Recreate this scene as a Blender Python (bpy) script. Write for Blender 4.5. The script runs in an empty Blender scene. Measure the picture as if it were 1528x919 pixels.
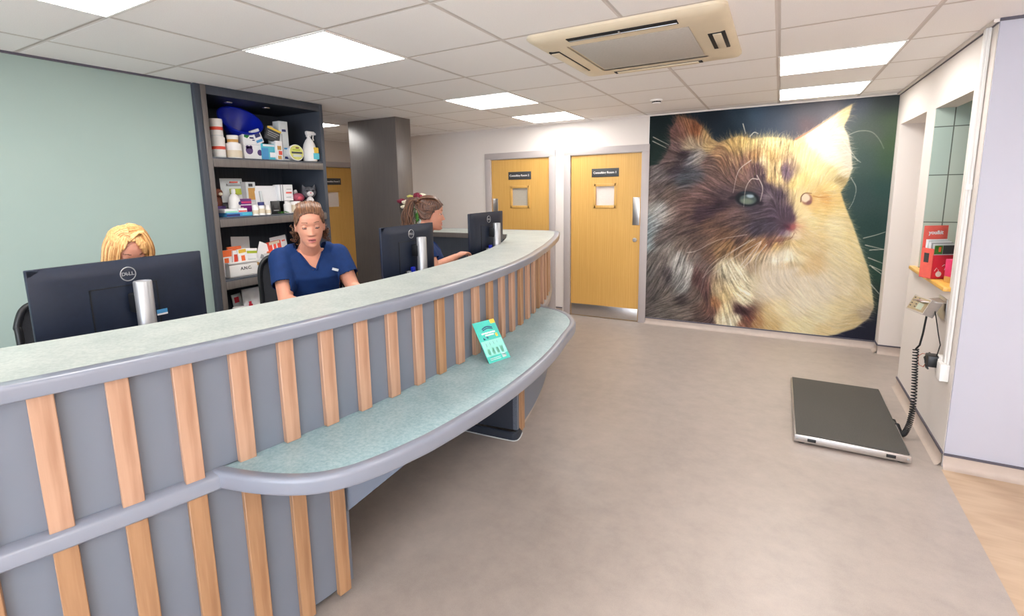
import bpy, bmesh, math, random
import numpy as np
from mathutils import Vector, Matrix, Euler
PI = math.pi
random.seed(4)
SC = bpy.context.scene
COL = SC.collection
V = Vector

# ---------------------------------------------------------------- materials (all node based)
def lin(c):
    c = c / 255.0
    return c / 12.92 if c <= .04045 else ((c + .055) / 1.055) ** 2.4
def rgb(*c): return (lin(c[0]), lin(c[1]), lin(c[2]), 1.0)

class NT:
    def __init__(s, name):
        s.m = bpy.data.materials.new(name); s.m.use_nodes = True
        s.t = s.m.node_tree; s.n = s.t.nodes; s.l = s.t.links
        s.b = s.n['Principled BSDF']
    def node(s, kind, **kw):
        n = s.n.new(kind)
        for k, v in kw.items():
            if k in n.inputs: n.inputs[k].default_value = v
            else: setattr(n, k, v)
        return n
    def link(s, a, b): s.l.new(a, b)
    def ramp(s, fac, stops):
        r = s.n.new('ShaderNodeValToRGB'); s.link(fac, r.inputs[0])
        e = r.color_ramp.elements
        while len(e) < len(stops): e.new(.5)
        for el, (p, c) in zip(e, stops): el.position = p; el.color = c
        return r.outputs[0]
    def coords(s, scale=(1, 1, 1), rot=(0, 0, 0), kind='Object'):
        tc = s.n.new('ShaderNodeTexCoord'); mp = s.n.new('ShaderNodeMapping')
        mp.inputs['Scale'].default_value = scale; mp.inputs['Rotation'].default_value = rot
        s.link(tc.outputs[kind], mp.inputs[0]); return mp.outputs[0]
    def noise(s, vec, scale, detail=4, rough=.55):
        n = s.n.new('ShaderNodeTexNoise'); n.inputs['Scale'].default_value = scale
        n.inputs['Detail'].default_value = detail; n.inputs['Roughness'].default_value = rough
        s.link(vec, n.inputs['Vector']); return n.outputs[0]
    def bump(s, h, strength=.2, dist=.002):
        b = s.n.new('ShaderNodeBump'); b.inputs['Strength'].default_value = strength; b.inputs['Distance'].default_value = dist
        s.link(h, b.inputs['Height']); s.link(b.outputs[0], s.b.inputs['Normal'])
    def base(s, sock): s.link(sock, s.b.inputs['Base Color'])

def mat(name, c, rough=.5, metal=0., var=.05, scale=30., bump=0., spec=.5, stretch=(1, 1, 1), emit=0., coat=0., trans=0., alpha=1.):
    k = NT(name); b = k.b
    b.inputs['Roughness'].default_value = rough; b.inputs['Metallic'].default_value = metal
    b.inputs['Specular IOR Level'].default_value = spec
    col = rgb(*c)
    vec = k.coords(stretch)
    nz = k.noise(vec, scale)
    lo = tuple(x * (1 - var) for x in col[:3]) + (1,); hi = tuple(min(1, x * (1 + var)) for x in col[:3]) + (1,)
    k.base(k.ramp(nz, [(.3, lo), (.7, hi)]))
    if bump: k.bump(nz, bump)
    if emit:
        b.inputs['Emission Color'].default_value = col; b.inputs['Emission Strength'].default_value = emit
    if coat: b.inputs['Coat Weight'].default_value = coat; b.inputs['Coat Roughness'].default_value = .15
    if trans: b.inputs['Transmission Weight'].default_value = trans
    if alpha < 1: b.inputs['Alpha'].default_value = alpha
    return k.m

def wood(name, c_lo, c_hi, grain=(14, 14, 1.2), rough=.45, scale=3.0, coat=0.):
    """long grain wood, grain runs along the object's z unless 'grain' says otherwise"""
    k = NT(name); vec = k.coords(grain)
    n1 = k.noise(vec, scale, 6, .65)
    w = k.n.new('ShaderNodeTexWave'); w.inputs['Scale'].default_value = scale * .35; w.inputs['Distortion'].default_value = 6
    w.inputs['Detail'].default_value = 3; w.inputs['Detail Scale'].default_value = 1.5
    k.link(vec, w.inputs['Vector'])
    mx = k.n.new('ShaderNodeMix'); mx.data_type = 'FLOAT'; mx.inputs[0].default_value = .3
    k.link(n1, mx.inputs[2]); k.link(w.outputs[1], mx.inputs[3])
    k.base(k.ramp(mx.outputs[0], [(.25, rgb(*c_lo)), (.75, rgb(*c_hi))]))
    k.b.inputs['Roughness'].default_value = rough
    k.bump(n1, .08, .001)
    if coat: k.b.inputs['Coat Weight'].default_value = coat; k.b.inputs['Coat Roughness'].default_value = .2
    return k.m

M = {}
M['wall'] = mat('wall_paint', (226, 219, 214), .75, var=.012, scale=3, bump=.03)
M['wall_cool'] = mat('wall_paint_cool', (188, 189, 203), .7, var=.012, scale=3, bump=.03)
M['sage'] = mat('sage_paint', (154, 173, 167), .7, var=.015, scale=3, bump=.03)
M['frame_grey'] = mat('grey_gloss_paint', (183, 175, 174), .4, var=.02, scale=6)
M['counter_grey'] = mat('blue_grey_paint', (114, 122, 136), .42, var=.02, scale=5)
M['nosing'] = mat('nosing_grey_paint', (132, 138, 152), .3, var=.02, scale=8, coat=.3)
M['charcoal'] = wood('charcoal_laminate', (94, 88, 85), (112, 105, 101), (60, 60, 2.0), .34, 2.0)
M['charcoal_blue'] = wood('slate_laminate', (58, 63, 73), (70, 76, 87), (60, 60, 2.0), .5, 2.0)
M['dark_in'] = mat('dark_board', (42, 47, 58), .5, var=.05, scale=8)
M['oak'] = wood('oak_batten', (164, 124, 99), (188, 151, 126), (18, 18, 1.1), .45, 3.0)
M['oak_dark'] = wood('oak_batten_dark', (150, 110, 78), (174, 135, 100), (18, 18, 1.1), .45, 3.0)  # darker oak tone for the lower and some upper battens
M['door'] = wood('door_veneer', (206, 158, 82), (220, 176, 100), (22, 22, .9), .38, 2.2, .15)
M['sill'] = wood('sill_wood', (226, 170, 74), (240, 190, 96), (20, 1.2, 20), .35, 2.4, .2)
M['steel'] = mat('brushed_steel', (200, 196, 194), .32, 1., .06, 40, stretch=(1, 1, 12))
M['silver'] = mat('silver_plastic', (176, 178, 182), .34, .7, .02, 20)
M['mon'] = mat('monitor_shell', (26, 36, 56), .42, 0., .08, 60, spec=.5)
M['black'] = mat('black_plastic', (24, 25, 28), .4, 0., .1, 30)
M['black_matt'] = mat('black_rubber', (30, 30, 31), .7, 0., .1, 40)
M['mesh'] = mat('chair_mesh', (38, 40, 46), .8, 0., .3, 300)
M['white'] = mat('white_plastic', (238, 236, 234), .4, 0., .01, 12)
M['paper'] = mat('white_paper', (236, 236, 238), .6, 0., .02, 12)
M['navy'] = mat('navy_cotton', (14, 44, 94), .8, 0., .14, 26, bump=.25, spec=.25)
M['navy_dark'] = mat('navy_cotton_dark', (22, 34, 66), .85, 0., .1, 30, spec=.2)
M['skin'] = mat('skin', (208, 148, 124), .5, 0., .05, 22, spec=.35)
M['skin'].node_tree.nodes['Principled BSDF'].inputs['Subsurface Weight'].default_value = .12
M['skin'].node_tree.nodes['Principled BSDF'].inputs['Subsurface Radius'].default_value = (.012, .005, .003)
M['lip'] = mat('lip', (196, 116, 110), .4, 0., .05, 40)
M['brow'] = mat('brow_hair', (112, 74, 56), .7, 0., .1, 80)
M['lash'] = mat('lash', (44, 30, 28), .7)
M['eye'] = mat('eye_white', (234, 230, 226), .2, 0., .01)
M['iris'] = mat('iris', (74, 86, 92), .2)
M['mouth'] = mat('mouth_inside', (92, 40, 40), .5)
M['teeth'] = mat('teeth', (236, 230, 222), .3)
def hairmat(name, lo, hi):
    k = NT(name); vec = k.coords((1, 1, .12))
    n = k.noise(vec, 150, 3, .6)
    k.base(k.ramp(n, [(.3, rgb(*lo)), (.7, rgb(*hi))])); k.b.inputs['Roughness'].default_value = .42; k.bump(n, .4, .002)
    return k.m
M['hair_brown'] = hairmat('hair_light_brown', (72, 46, 32), (122, 82, 54))
M['hair_dark'] = hairmat('hair_dark_brown', (46, 29, 23), (96, 62, 46))
M['hair_blonde'] = hairmat('hair_blonde', (190, 138, 80), (232, 188, 128))
M['hair_blonde_lt'] = hairmat('hair_blonde_light', (226, 184, 122), (246, 214, 160))
M['hair_blonde_dk'] = hairmat('hair_blonde_dark', (150, 100, 56), (196, 144, 88))
M['hair_brown_dk'] = hairmat('hair_brown_shade', (74, 48, 34), (118, 80, 54))
M['hair_brown_lt'] = hairmat('hair_brown_light', (104, 70, 46), (148, 104, 70))
M['hair_dark_lt'] = hairmat('hair_dark_light', (80, 52, 40), (120, 84, 64))
M['red'] = mat('red_print', (212, 44, 66), .5)
M['coral'] = mat('coral_print', (236, 104, 92), .5)
M['pinkp'] = mat('pink_print', (226, 60, 110), .5)
M['orange'] = mat('orange_print', (236, 112, 56), .5)
M['redor'] = mat('red_orange_print', (222, 76, 54), .5)
M['yellow'] = mat('yellow_print', (240, 200, 70), .5)
M['blue'] = mat('blue_plastic', (16, 38, 176), .35)
M['bluep'] = mat('blue_print', (70, 150, 206), .5)
M['cyan'] = mat('cyan_print', (80, 186, 206), .5)
M['navyp'] = mat('navy_print', (44, 50, 110), .5)
M['purple'] = mat('purple_print', (130, 34, 130), .5)
M['violet'] = mat('violet_print', (86, 60, 120), .5)
M['green'] = mat('green_print', (64, 160, 84), .5)
M['lime'] = mat('lime_print', (176, 190, 50), .5)
M['mint'] = mat('mint_print', (150, 220, 190), .5)
M['teal'] = mat('teal_print', (72, 198, 184), .5, var=.1, scale=20)
M['teal_lt'] = mat('teal_light_print', (150, 226, 212), .5)
M['darkgrey'] = mat('dark_grey_print', (62, 64, 66), .5)
M['greyp'] = mat('grey_print', (160, 162, 166), .5)
M['brown'] = mat('brown_print', (110, 60, 44), .7)
M['tan'] = mat('tan_print', (206, 156, 84), .6)
M['pale'] = mat('pale_print', (206, 212, 214), .5)
M['cream'] = mat('cream_plastic', (222, 209, 184), .45, var=.04, scale=6)
M['filter'] = mat('grey_filter', (186, 182, 176), .8, 0., .12, 60, stretch=(1, 8, 1))
M['cavity'] = mat('dark_cavity', (24, 22, 22), .8)
M['pinkfur'] = mat('pink_plush', (176, 84, 104), .9, 0., .25, 90, bump=.6)
M['greyfur'] = mat('grey_plush', (92, 92, 98), .9, 0., .5, 60, bump=.6)
M['whitefur'] = mat('white_plush', (222, 216, 214), .9, 0., .1, 90, bump=.6)
M['leaf'] = mat('leaf', (70, 130, 50), .5, 0., .25, 40)
M['petal_w'] = mat('petal_white', (244, 236, 214), .6, 0., .05, 60)
M['petal_y'] = mat('petal_yellow_green', (214, 214, 120), .6, 0., .08, 60)
M['petal_r'] = mat('petal_burgundy', (138, 40, 66), .6, 0., .2, 60)
M['petal_p'] = mat('petal_pink', (222, 90, 110), .6, 0., .15, 60)
M['copper'] = mat('copper_wire', (190, 104, 84), .5)
M['lcd'] = mat('lcd_panel', (196, 206, 186), .3)
M['bronze'] = mat('display_face', (176, 160, 128), .4, .3)
M['scale_top'] = mat('scale_mat', (72, 70, 66), .75, 0., .3, 220, bump=.5)
M['skirt'] = mat('cove_vinyl', (186, 172, 162), .5, 0., .05, 14)
M['skirt_dark'] = mat('dark_capping', (84, 80, 92), .5)
M['led'] = mat('led_diffuser', (255, 250, 244), .4, emit=1.)
M['glass'] = mat('door_glass', (226, 216, 210), .25, 0., .04, 90, spec=.6)
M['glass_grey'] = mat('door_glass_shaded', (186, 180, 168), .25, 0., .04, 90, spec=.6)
M['screen'] = mat('monitor_screen', (60, 90, 130), .2)

def laminate(name, a, b, c):
    k = NT(name); vec = k.coords()
    n = k.noise(vec, 70, 6, .75); n2 = k.noise(vec, 7.0, 4, .6)
    mx = k.n.new('ShaderNodeMix'); mx.data_type = 'FLOAT'; mx.inputs[0].default_value = .35
    k.link(n, mx.inputs[2]); k.link(n2, mx.inputs[3])
    k.base(k.ramp(mx.outputs[0], [(.38, rgb(*a)), (.5, rgb(*b)), (.62, rgb(*c))]))
    k.b.inputs['Roughness'].default_value = .42
    return k.m
M['lam'] = laminate('counter_laminate', (146, 155, 152), (162, 170, 166), (177, 182, 177))
M['lam_seat'] = laminate('ledge_laminate', (132, 163, 171), (152, 180, 186), (172, 194, 198))

# ---------------------------------------------------------------- mesh building
class MB:
    """collects primitive shapes; build() links them as ONE mesh object"""
    def __init__(s): s.v = []; s.f = []; s.mi = []; s.mats = []; s.sm = []
    def m(s, mt):
        mt = M[mt] if isinstance(mt, str) else mt
        if mt not in s.mats: s.mats.append(mt)
        return s.mats.index(mt)
    def add(s, verts, faces, mt, smooth=True):
        o = len(s.v); s.v += [tuple(p) for p in verts]; k = s.m(mt)
        for f in faces: s.f.append(tuple(o + i for i in f)); s.mi.append(k); s.sm.append(smooth)
    def bm(s, bm, mt, mtx=None, flat=False):
        bm.normal_update(); keep = [flat and max(abs(q) for q in f.normal) > .9995 for f in bm.faces]
        if mtx is not None: bm.transform(mtx)
        bm.verts.index_update(); bm.verts.ensure_lookup_table()
        n0 = len(s.sm); s.add([v.co[:] for v in bm.verts], [[v.index for v in f.verts] for f in bm.faces], mt)
        for i, k in enumerate(keep):
            if k: s.sm[n0 + i] = False
        bm.free()
    def box(s, lo, hi, mt, bevel=0., seg=2, rot=None, piv=None):
        b = bmesh.new(); bmesh.ops.create_cube(b, size=1.)
        lo, hi = V(lo), V(hi); c = (lo + hi) / 2; d = hi - lo
        for v in b.verts: v.co = V((v.co.x * d.x, v.co.y * d.y, v.co.z * d.z))
        if bevel: bmesh.ops.bevel(b, geom=b.edges[:] , offset=min(bevel, min(abs(d.x), abs(d.y), abs(d.z)) * .49), segments=seg, affect='EDGES', profile=.5)
        mtx = Matrix.Translation(c)
        if rot is not None:
            R = Euler(rot).to_matrix().to_4x4(); p = V(piv) if piv is not None else c
            mtx = Matrix.Translation(p) @ R @ Matrix.Translation(c - p)
        s.bm(b, mt, mtx, True); return s
    def cyl(s, p0, p1, r0, mt, r1=None, seg=24, caps=True):
        return s.tube([p0, p1], [r0, r0 if r1 is None else r1], mt, seg, caps=caps)
    def tube(s, pts, r, mt, seg=10, caps=True, flat=1., up=None):
        pts = [V(p) for p in pts]; n = len(pts)
        rs = r if isinstance(r, (list, tuple)) else [r] * n
        vs = []; t0 = None; nrm = None
        for i, p in enumerate(pts):
            t = (pts[min(i + 1, n - 1)] - pts[max(i - 1, 0)])
            if t.length < 1e-9: t = V((0, 0, 1))
            t.normalize()
            if nrm is None:
                a = V(up) if up is not None else (V((0, 0, 1)) if abs(t.z) < .9 else V((1, 0, 0)))
                nrm = (a - t * a.dot(t)).normalized()
            else:
                nrm = nrm - t * nrm.dot(t)
                nrm = nrm.normalized() if nrm.length > 1e-6 else t.orthogonal().normalized()
            bn = t.cross(nrm)
            for k in range(seg):
                a = 2 * PI * k / seg
                vs.append(p + nrm * (math.cos(a) * rs[i] * flat) + bn * (math.sin(a) * rs[i]))
        fs = []
        for i in range(n - 1):
            for k in range(seg):
                fs.append((i * seg + k, i * seg + (k + 1) % seg, (i + 1) * seg + (k + 1) % seg, (i + 1) * seg + k))
        if caps: fs.append(tuple(range(seg))[::-1]); fs.append(tuple((n - 1) * seg + k for k in range(seg)))
        s.add(vs, fs, mt); return s
    def lathe(s, prof, mt, seg=28, c=(0, 0, 0), axis=None, caps=True):
        vs = []; n = len(prof)
        R = Matrix.Identity(3) if axis is None else V((0, 0, 1)).rotation_difference(V(axis)).to_matrix()
        for r, z in prof:
            for k in range(seg):
                a = 2 * PI * k / seg; vs.append(R @ V((r * math.cos(a), r * math.sin(a), z)) + V(c))
        fs = [(i * seg + k, i * seg + (k + 1) % seg, (i + 1) * seg + (k + 1) % seg, (i + 1) * seg + k) for i in range(n - 1) for k in range(seg)]
        if caps: fs.append(tuple(range(seg))[::-1]); fs.append(tuple((n - 1) * seg + k for k in range(seg)))
        s.add(vs, fs, mt); return s
    def ball(s, c, r, mt, u=16, w=10, rot=None):
        r = (r, r, r) if not isinstance(r, (tuple, list)) else r
        b = bmesh.new(); bmesh.ops.create_uvsphere(b, u_segments=u, v_segments=w, radius=1.)
        R = Euler(rot).to_matrix().to_4x4() if rot is not None else Matrix.Identity(4)
        s.bm(b, mt, Matrix.Translation(V(c)) @ R @ Matrix.Diagonal((r[0], r[1], r[2], 1))); return s
    def prism(s, poly, z0, z1, mt, bevel=0., mtx=None):
        b = bmesh.new(); vs = [b.verts.new((x, y, z0)) for x, y in poly]; f = b.faces.new(vs)
        r = bmesh.ops.extrude_face_region(b, geom=[f]); 
        for v in [g for g in r['geom'] if isinstance(g, bmesh.types.BMVert)]: v.co.z = z1
        bmesh.ops.recalc_face_normals(b, faces=b.faces[:])
        if bevel: bmesh.ops.bevel(b, geom=b.edges[:], offset=bevel, segments=2, affect='EDGES', profile=.5)
        s.bm(b, mt, mtx); return s
    def text(s, txt, size, mtx, mt, align='CENTER', depth=.0006, bold=0.):
        cu = bpy.data.curves.new('t', 'FONT'); cu.body = txt; cu.size = size; cu.align_x = align; cu.align_y = 'CENTER'; cu.extrude = depth; cu.offset = bold; cu.resolution_u = 3
        ob = bpy.data.objects.new('t', cu); me = bpy.data.meshes.new_from_object(ob)
        s.add([mtx @ v.co for v in me.vertices], [p.vertices[:] for p in me.polygons], mt, False)
        bpy.data.objects.remove(ob); bpy.data.curves.remove(cu); bpy.data.meshes.remove(me); return s
    def mesh(s, name, sharp=38):
        me = bpy.data.meshes.new(name); me.from_pydata(s.v, [], s.f)
        for mt in s.mats: me.materials.append(mt)
        me.polygons.foreach_set('material_index', s.mi); me.polygons.foreach_set('use_smooth', s.sm)
        me.update(); me.set_sharp_from_angle(angle=math.radians(sharp)); return me
    def build(s, name, parent=None, loc=None, sharp=38):
        return link(name, s.mesh(name, sharp), parent, loc)

def link(name, me, parent=None, loc=None):
    o = bpy.data.objects.new(name, me); COL.objects.link(o)
    if parent is not None: o.parent = parent
    if loc is not None: o.location = loc
    return o
def tag(o, label, cat, group=None):
    o['label'] = label; o['category'] = cat
    if group: o['group'] = group
    return o
def thing(name, label, cat, loc=(0, 0, 0), rz=0., group=None, rot=None):
    o = bpy.data.objects.new(name, None); COL.objects.link(o); o.empty_display_size = .05
    o.location = loc; o.rotation_euler = rot if rot is not None else (0, 0, rz)
    return tag(o, label, cat, group)
def struct(o): o['kind'] = 'structure'; return o
def dup(root, loc=None, rot=None, label=None):
    r = root.copy(); COL.objects.link(r)
    if loc is not None: r.location = loc
    if rot is not None: r.rotation_euler = rot
    if label: r['label'] = label
    for ch in list(root.children):
        c = ch.copy(); COL.objects.link(c); c.parent = r
        for g in list(ch.children):
            d = g.copy(); COL.objects.link(d); d.parent = c
    return r
def frameM(o, x, y, z):
    """matrix with the given origin and axes"""
    m = Matrix.Identity(4)
    for i, a in enumerate((x, y, z)):
        a = V(a).normalized()
        for j in range(3): m[j][i] = a[j]
    for j in range(3): m[j][3] = o[j]
    return m
# ---------------------------------------------------------------- the room
HC = 2.40          # ceiling height
G = .639           # ceiling grid
YB = 4.08          # back wall
XR = 3.51          # right wall (nearer block)
XL = -3.40         # far left wall
XG = -1.03         # sage green wall
YC = 1.71          # corner of the right block
YF = -6.0          # front wall behind the viewpoint
XE = 6.2           # far right wall

# floor: beige-grey vinyl and an oak-look area on the right, one surface each
def floor_mat():
    k = NT('vinyl_floor'); vec = k.coords()
    n = k.noise(vec, 9, 8, .7); n2 = k.noise(vec, 1.3, 2, .5); n3 = k.noise(vec, 260, 2, .6)
    mx = k.n.new('ShaderNodeMix'); mx.data_type = 'FLOAT'; mx.inputs[0].default_value = .4; k.link(n, mx.inputs[2]); k.link(n2, mx.inputs[3])
    mx2 = k.n.new('ShaderNodeMix'); mx2.data_type = 'FLOAT'; mx2.inputs[0].default_value = .25; k.link(mx.outputs[0], mx2.inputs[2]); k.link(n3, mx2.inputs[3])
    k.base(k.ramp(mx2.outputs[0], [(.3, rgb(150, 141, 135)), (.5, rgb(168, 158, 151)), (.7, rgb(182, 171, 163))]))
    k.b.inputs['Roughness'].default_value = .38; k.bump(n3, .05, .001)
    return k.m
M['floor'] = floor_mat()
M['floor_oak'] = wood('oak_look_vinyl', (178, 152, 126), (196, 172, 146), (1.2, 9, 9), .42, 2.4)

b = MB()
b.add([(-4.2, YF, 0), (3.40, YF, 0), (3.50, 1.66, 0), (3.55, 1.72, 0), (3.9, 1.72, 0), (4.6, 1.72, 0), (4.6, YB + .3, 0), (-4.2, YB + 1.3, 0)], [(0, 1, 2, 3, 4, 5, 6, 7)], 'floor', False)
struct(b.build('floor'))
b = MB()
b.add([(3.40, YF, 0), (XE, YF, 0), (XE, 1.72, 0), (3.55, 1.72, 0), (3.50, 1.66, 0)], [(0, 1, 2, 3, 4)], 'floor_oak', False)
struct(b.build('floor_oak_area'))
b = MB(); pl = [(-3.828 + 4.42 * math.cos(-.46 + .95 * i / 40), .278 + 4.42 * math.sin(-.46 + .95 * i / 40)) for i in range(41)]
b.prism(pl + [(-.96, 2.34), (-.96, -1.68)], 0, .18, 'floor'); struct(b.build('floor_raised_staff_side'))

# ceiling: 0.64 m lay-in tiles, the grid is part of the surface; holes for the light panels are covered by the fittings
def ceil_mat():
    k = NT('ceiling_tiles'); tc = k.n.new('ShaderNodeTexCoord'); sp = k.n.new('ShaderNodeSeparateXYZ'); k.link(tc.outputs['Object'], sp.inputs[0])
    def bar(sock):
        a = k.node('ShaderNodeMath', operation='DIVIDE'); k.link(sock, a.inputs[0]); a.inputs[1].default_value = G
        f = k.node('ShaderNodeMath', operation='ROUND'); k.link(a.outputs[0], f.inputs[0])
        d = k.node('ShaderNodeMath', operation='SUBTRACT'); k.link(a.outputs[0], d.inputs[0]); k.link(f.outputs[0], d.inputs[1])
        e = k.node('ShaderNodeMath', operation='ABSOLUTE'); k.link(d.outputs[0], e.inputs[0])
        return e.outputs[0]
    mn = k.node('ShaderNodeMath', operation='MINIMUM'); k.link(bar(sp.outputs[0]), mn.inputs[0]); k.link(bar(sp.outputs[1]), mn.inputs[1])
    lt = k.node('ShaderNodeMath', operation='LESS_THAN'); k.link(mn.outputs[0], lt.inputs[0]); lt.inputs[1].default_value = .0185
    vec = k.coords(); nz = k.noise(vec, 220, 3, .7)
    c1 = k.ramp(nz, [(.3, rgb(238, 236, 236)), (.7, rgb(247, 245, 245))])
    mx = k.n.new('ShaderNodeMix'); mx.data_type = 'RGBA'; k.link(lt.outputs[0], mx.inputs[0]); k.link(c1, mx.inputs[6]); mx.inputs[7].default_value = rgb(212, 205, 201)
    k.base(mx.outputs[2]); k.b.inputs['Roughness'].default_value = .8
    ad = k.node('ShaderNodeMath', operation='SMOOTH_MIN'); k.link(mn.outputs[0], ad.inputs[0]); ad.inputs[1].default_value = .024; ad.inputs[2].default_value = .01
    k.bump(ad.outputs[0], .6, .3)
    return k.m
M['ceil'] = ceil_mat()
b = MB(); b.box((-4.2, YF, HC), (XE, YB + 1.3, HC + .05), 'ceil'); struct(b.build('ceiling'))

def slab(name, lo, hi, mt, bevel=0.):
    return struct(MB().box(lo, hi, mt, bevel).build(name))

# back wall with two door openings (x .261..1.295 and -.872..  .164 are the outer frame sizes)
DH = 2.0
b = MB()
for x0, x1 in ((-2.2, -.77), (.085, .36), (1.225, 3.72)):
    b.box((x0, YB, 0), (x1, YB + .12, HC), 'wall')
for x0, x1 in ((-.77, .085), (.36, 1.225)):
    b.box((x0, YB, DH), (x1, YB + .12, HC), 'wall')
struct(b.build('wall_back'))
# rooms behind the doors are closed off
slab('wall_back_return', (-2.2, YB + .12, 0), (-2.08, YB + 1.3, HC), 'wall')
slab('wall_back_corridor', (-3.6, YB + 1.2, 0), (-2.2, YB + 1.32, HC), 'wall')
# green wall on the left, a block whose end carries the bookcase
slab('wall_left', (-1.62, YF, 0), (XG, .30, HC), 'sage')
# far left wall with its door
b = MB()
b.box((XL - .12, -4, 0), (XL, 3.32, HC), 'wall'); b.box((XL - .12, 4.19, 0), (XL, YB + 1.3, HC), 'wall'); b.box((XL - .12, 3.32, 2.02), (XL, 4.19, HC), 'wall')
struct(b.build('wall_left_corridor'))
# right block: doorway y 3.0..3.89, hatch y 1.93..2.78
b = MB(); T = .11
x0, x1 = XR, XR + T
b.box((x0, YC, 0), (x1, 1.97, HC), 'wall'); b.box((x0, 2.76, 0), (x1, 3.0, HC), 'wall'); b.box((x0, 3.92, 0), (x1 + .1, YB, HC), 'wall')
b.box((x0, 1.97, 2.10), (x1, 2.76, HC), 'wall'); b.box((x0, 1.97, 0), (x1, 2.76, .975), 'wall'); b.box((x0, 3.0, 2.11), (x1 + .1, 3.92, HC), 'wall')
struct(b.build('wall_right'))
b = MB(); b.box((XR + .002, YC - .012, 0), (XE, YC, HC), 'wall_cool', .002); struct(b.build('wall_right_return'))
b = MB(); b.box((XR + T, YC, 0), (4.7, YC + .1, HC), 'wall'); struct(b.build('wall_right_inner'))
# small tiled room seen through the hatch
def tile_mat():
    k = NT('glazed_tiles'); vec = k.coords((1, 1, 1))
    br = k.n.new('ShaderNodeTexBrick'); br.offset = 0; br.squash = 1
    mp = k.n.new('ShaderNodeMapping'); tc = k.n.new('ShaderNodeTexCoord'); k.link(tc.outputs['Object'], mp.inputs[0])
    mp.inputs['Rotation'].default_value = (PI / 2, 0, 0); mp.inputs['Location'].default_value = (-(XR + .105), .02, 0)
    k.link(mp.outputs[0], br.inputs['Vector'])
    br.inputs['Color1'].default_value = rgb(176, 196, 188); br.inputs['Color2'].default_value = rgb(186, 200, 190); br.inputs['Mortar'].default_value = rgb(104, 112, 106)
    br.inputs['Scale'].default_value = 1.; br.inputs['Mortar Size'].default_value = .0035; br.inputs['Brick Width'].default_value = .13; br.inputs['Row Height'].default_value = .326
    k.base(br.outputs[0]); k.b.inputs['Roughness'].default_value = .12
    return k.m
M['tiles'] = tile_mat()
slab('wall_hatch_tiled', (XR + .003, 2.752, .99), (4.7, 2.7595, HC), 'tiles')
slab('wall_hatch_end', (4.6, YC + .1, 0), (4.7, 2.76, HC), 'tiles')
slab('wall_doorway_near', (XR + T, 2.92, 0), (4.2, 3.0, HC), 'wall')
slab('wall_doorway_end', (3.95, 3.0, 0), (4.05, YB + .1, HC), 'wall')
slab('wall_doorway_far', (XR + T + .1, 3.92, 0), (4.05, 4.0, HC), 'wall')
# remaining walls of the reception, behind the viewpoint: a glazed front lets the daylight in
slab('wall_far_right', (XE, YF, 0), (XE + .1, YC, HC), 'wall')
b = MB()
b.box((-4.2, YF - .12, 0), (.6, YF, HC), 'wall'); b.box((5.4, YF - .12, 0), (XE + .1, YF, HC), 'wall'); b.box((.6, YF - .12, 2.25), (5.4, YF, HC), 'wall'); b.box((.6, YF - .12, 0), (5.4, YF, .3), 'wall')
struct(b.build('wall_front'))
b = MB()
for i in range(5): x = .6 + i * 1.2; b.box((x - .03, YF - .09, .3), (x + .03, YF - .03, 2.25), 'frame_grey', .004)
b.box((.6, YF - .09, .3), (5.4, YF - .03, .36), 'frame_grey', .004); b.box((.6, YF - .09, 2.19), (5.4, YF - .03, 2.25), 'frame_grey', .004)
struct(b.build('window_1'))

# coved vinyl skirting: a quarter-round upstand of the floor with a dark capping
def cove(name, p, q, nrm, h=.075):
    p, q, n = V(p), V(q), V(nrm).normalized(); b = MB(); vs = []
    prof = [(.032, .0), (.02, .004), (.01, .013), (.004, .028), (.004, h), (0, h)]
    for e in (p, q):
        for d, z in prof: vs.append(e + n * d + V((0, 0, z)))
    k = len(prof); b.add(vs, [(i, i + 1, k + i + 1, k + i) for i in range(k - 1)], 'skirt')
    cap = [(.0, h), (.009, h), (.009, h + .012), (0, h + .012)]; vs = []
    for e in (p, q):
        for d, z in cap: vs.append(e + n * d + V((0, 0, z)))
    b.add(vs, [(i, (i + 1) % 4, 4 + (i + 1) % 4, 4 + i) for i in range(4)] + [(3, 2, 1, 0), (4, 5, 6, 7)], 'skirt_dark', False)
    return struct(b.build(name))
cove('baseboard_back', (1.30, YB, 0), (XR, YB, 0), (0, -1, 0), .065)
cove('baseboard_back_between_doors', (.17, YB, 0), (.255, YB, 0), (0, -1, 0))
cove('baseboard_right', (XR, YC, 0), (XR, 3.0, 0), (-1, 0, 0))
cove('baseboard_right_corner', (XR, 3.92, 0), (XR, YB, 0), (-1, 0, 0))
cove('baseboard_right_jamb', (XR, 3.92, 0), (3.95, 3.92, 0), (0, -1, 0))
cove('baseboard_right_return', (XR, YC - .012, 0), (XE, YC - .012, 0), (0, -1, 0))
# shadow-gap angle where ceiling meets wall
b = MB()
b.box((XR - .022, YC - .012, HC - .016), (XR, YB, HC), 'wall'); b.box((XR - .006, YC - .012, HC - .022), (XR, YB, HC - .016), 'skirt_dark')
b.box((-2.0, YB - .02, HC - .014), (XR, YB, HC), 'wall')
b.box((XG, YF, HC - .012), (XG + .012, .30, HC), 'skirt_dark'); b.box((XR, YC - .022, HC - .014), (XE, YC - .012, HC), 'skirt_dark')
struct(b.build('trim_1'))

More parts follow.
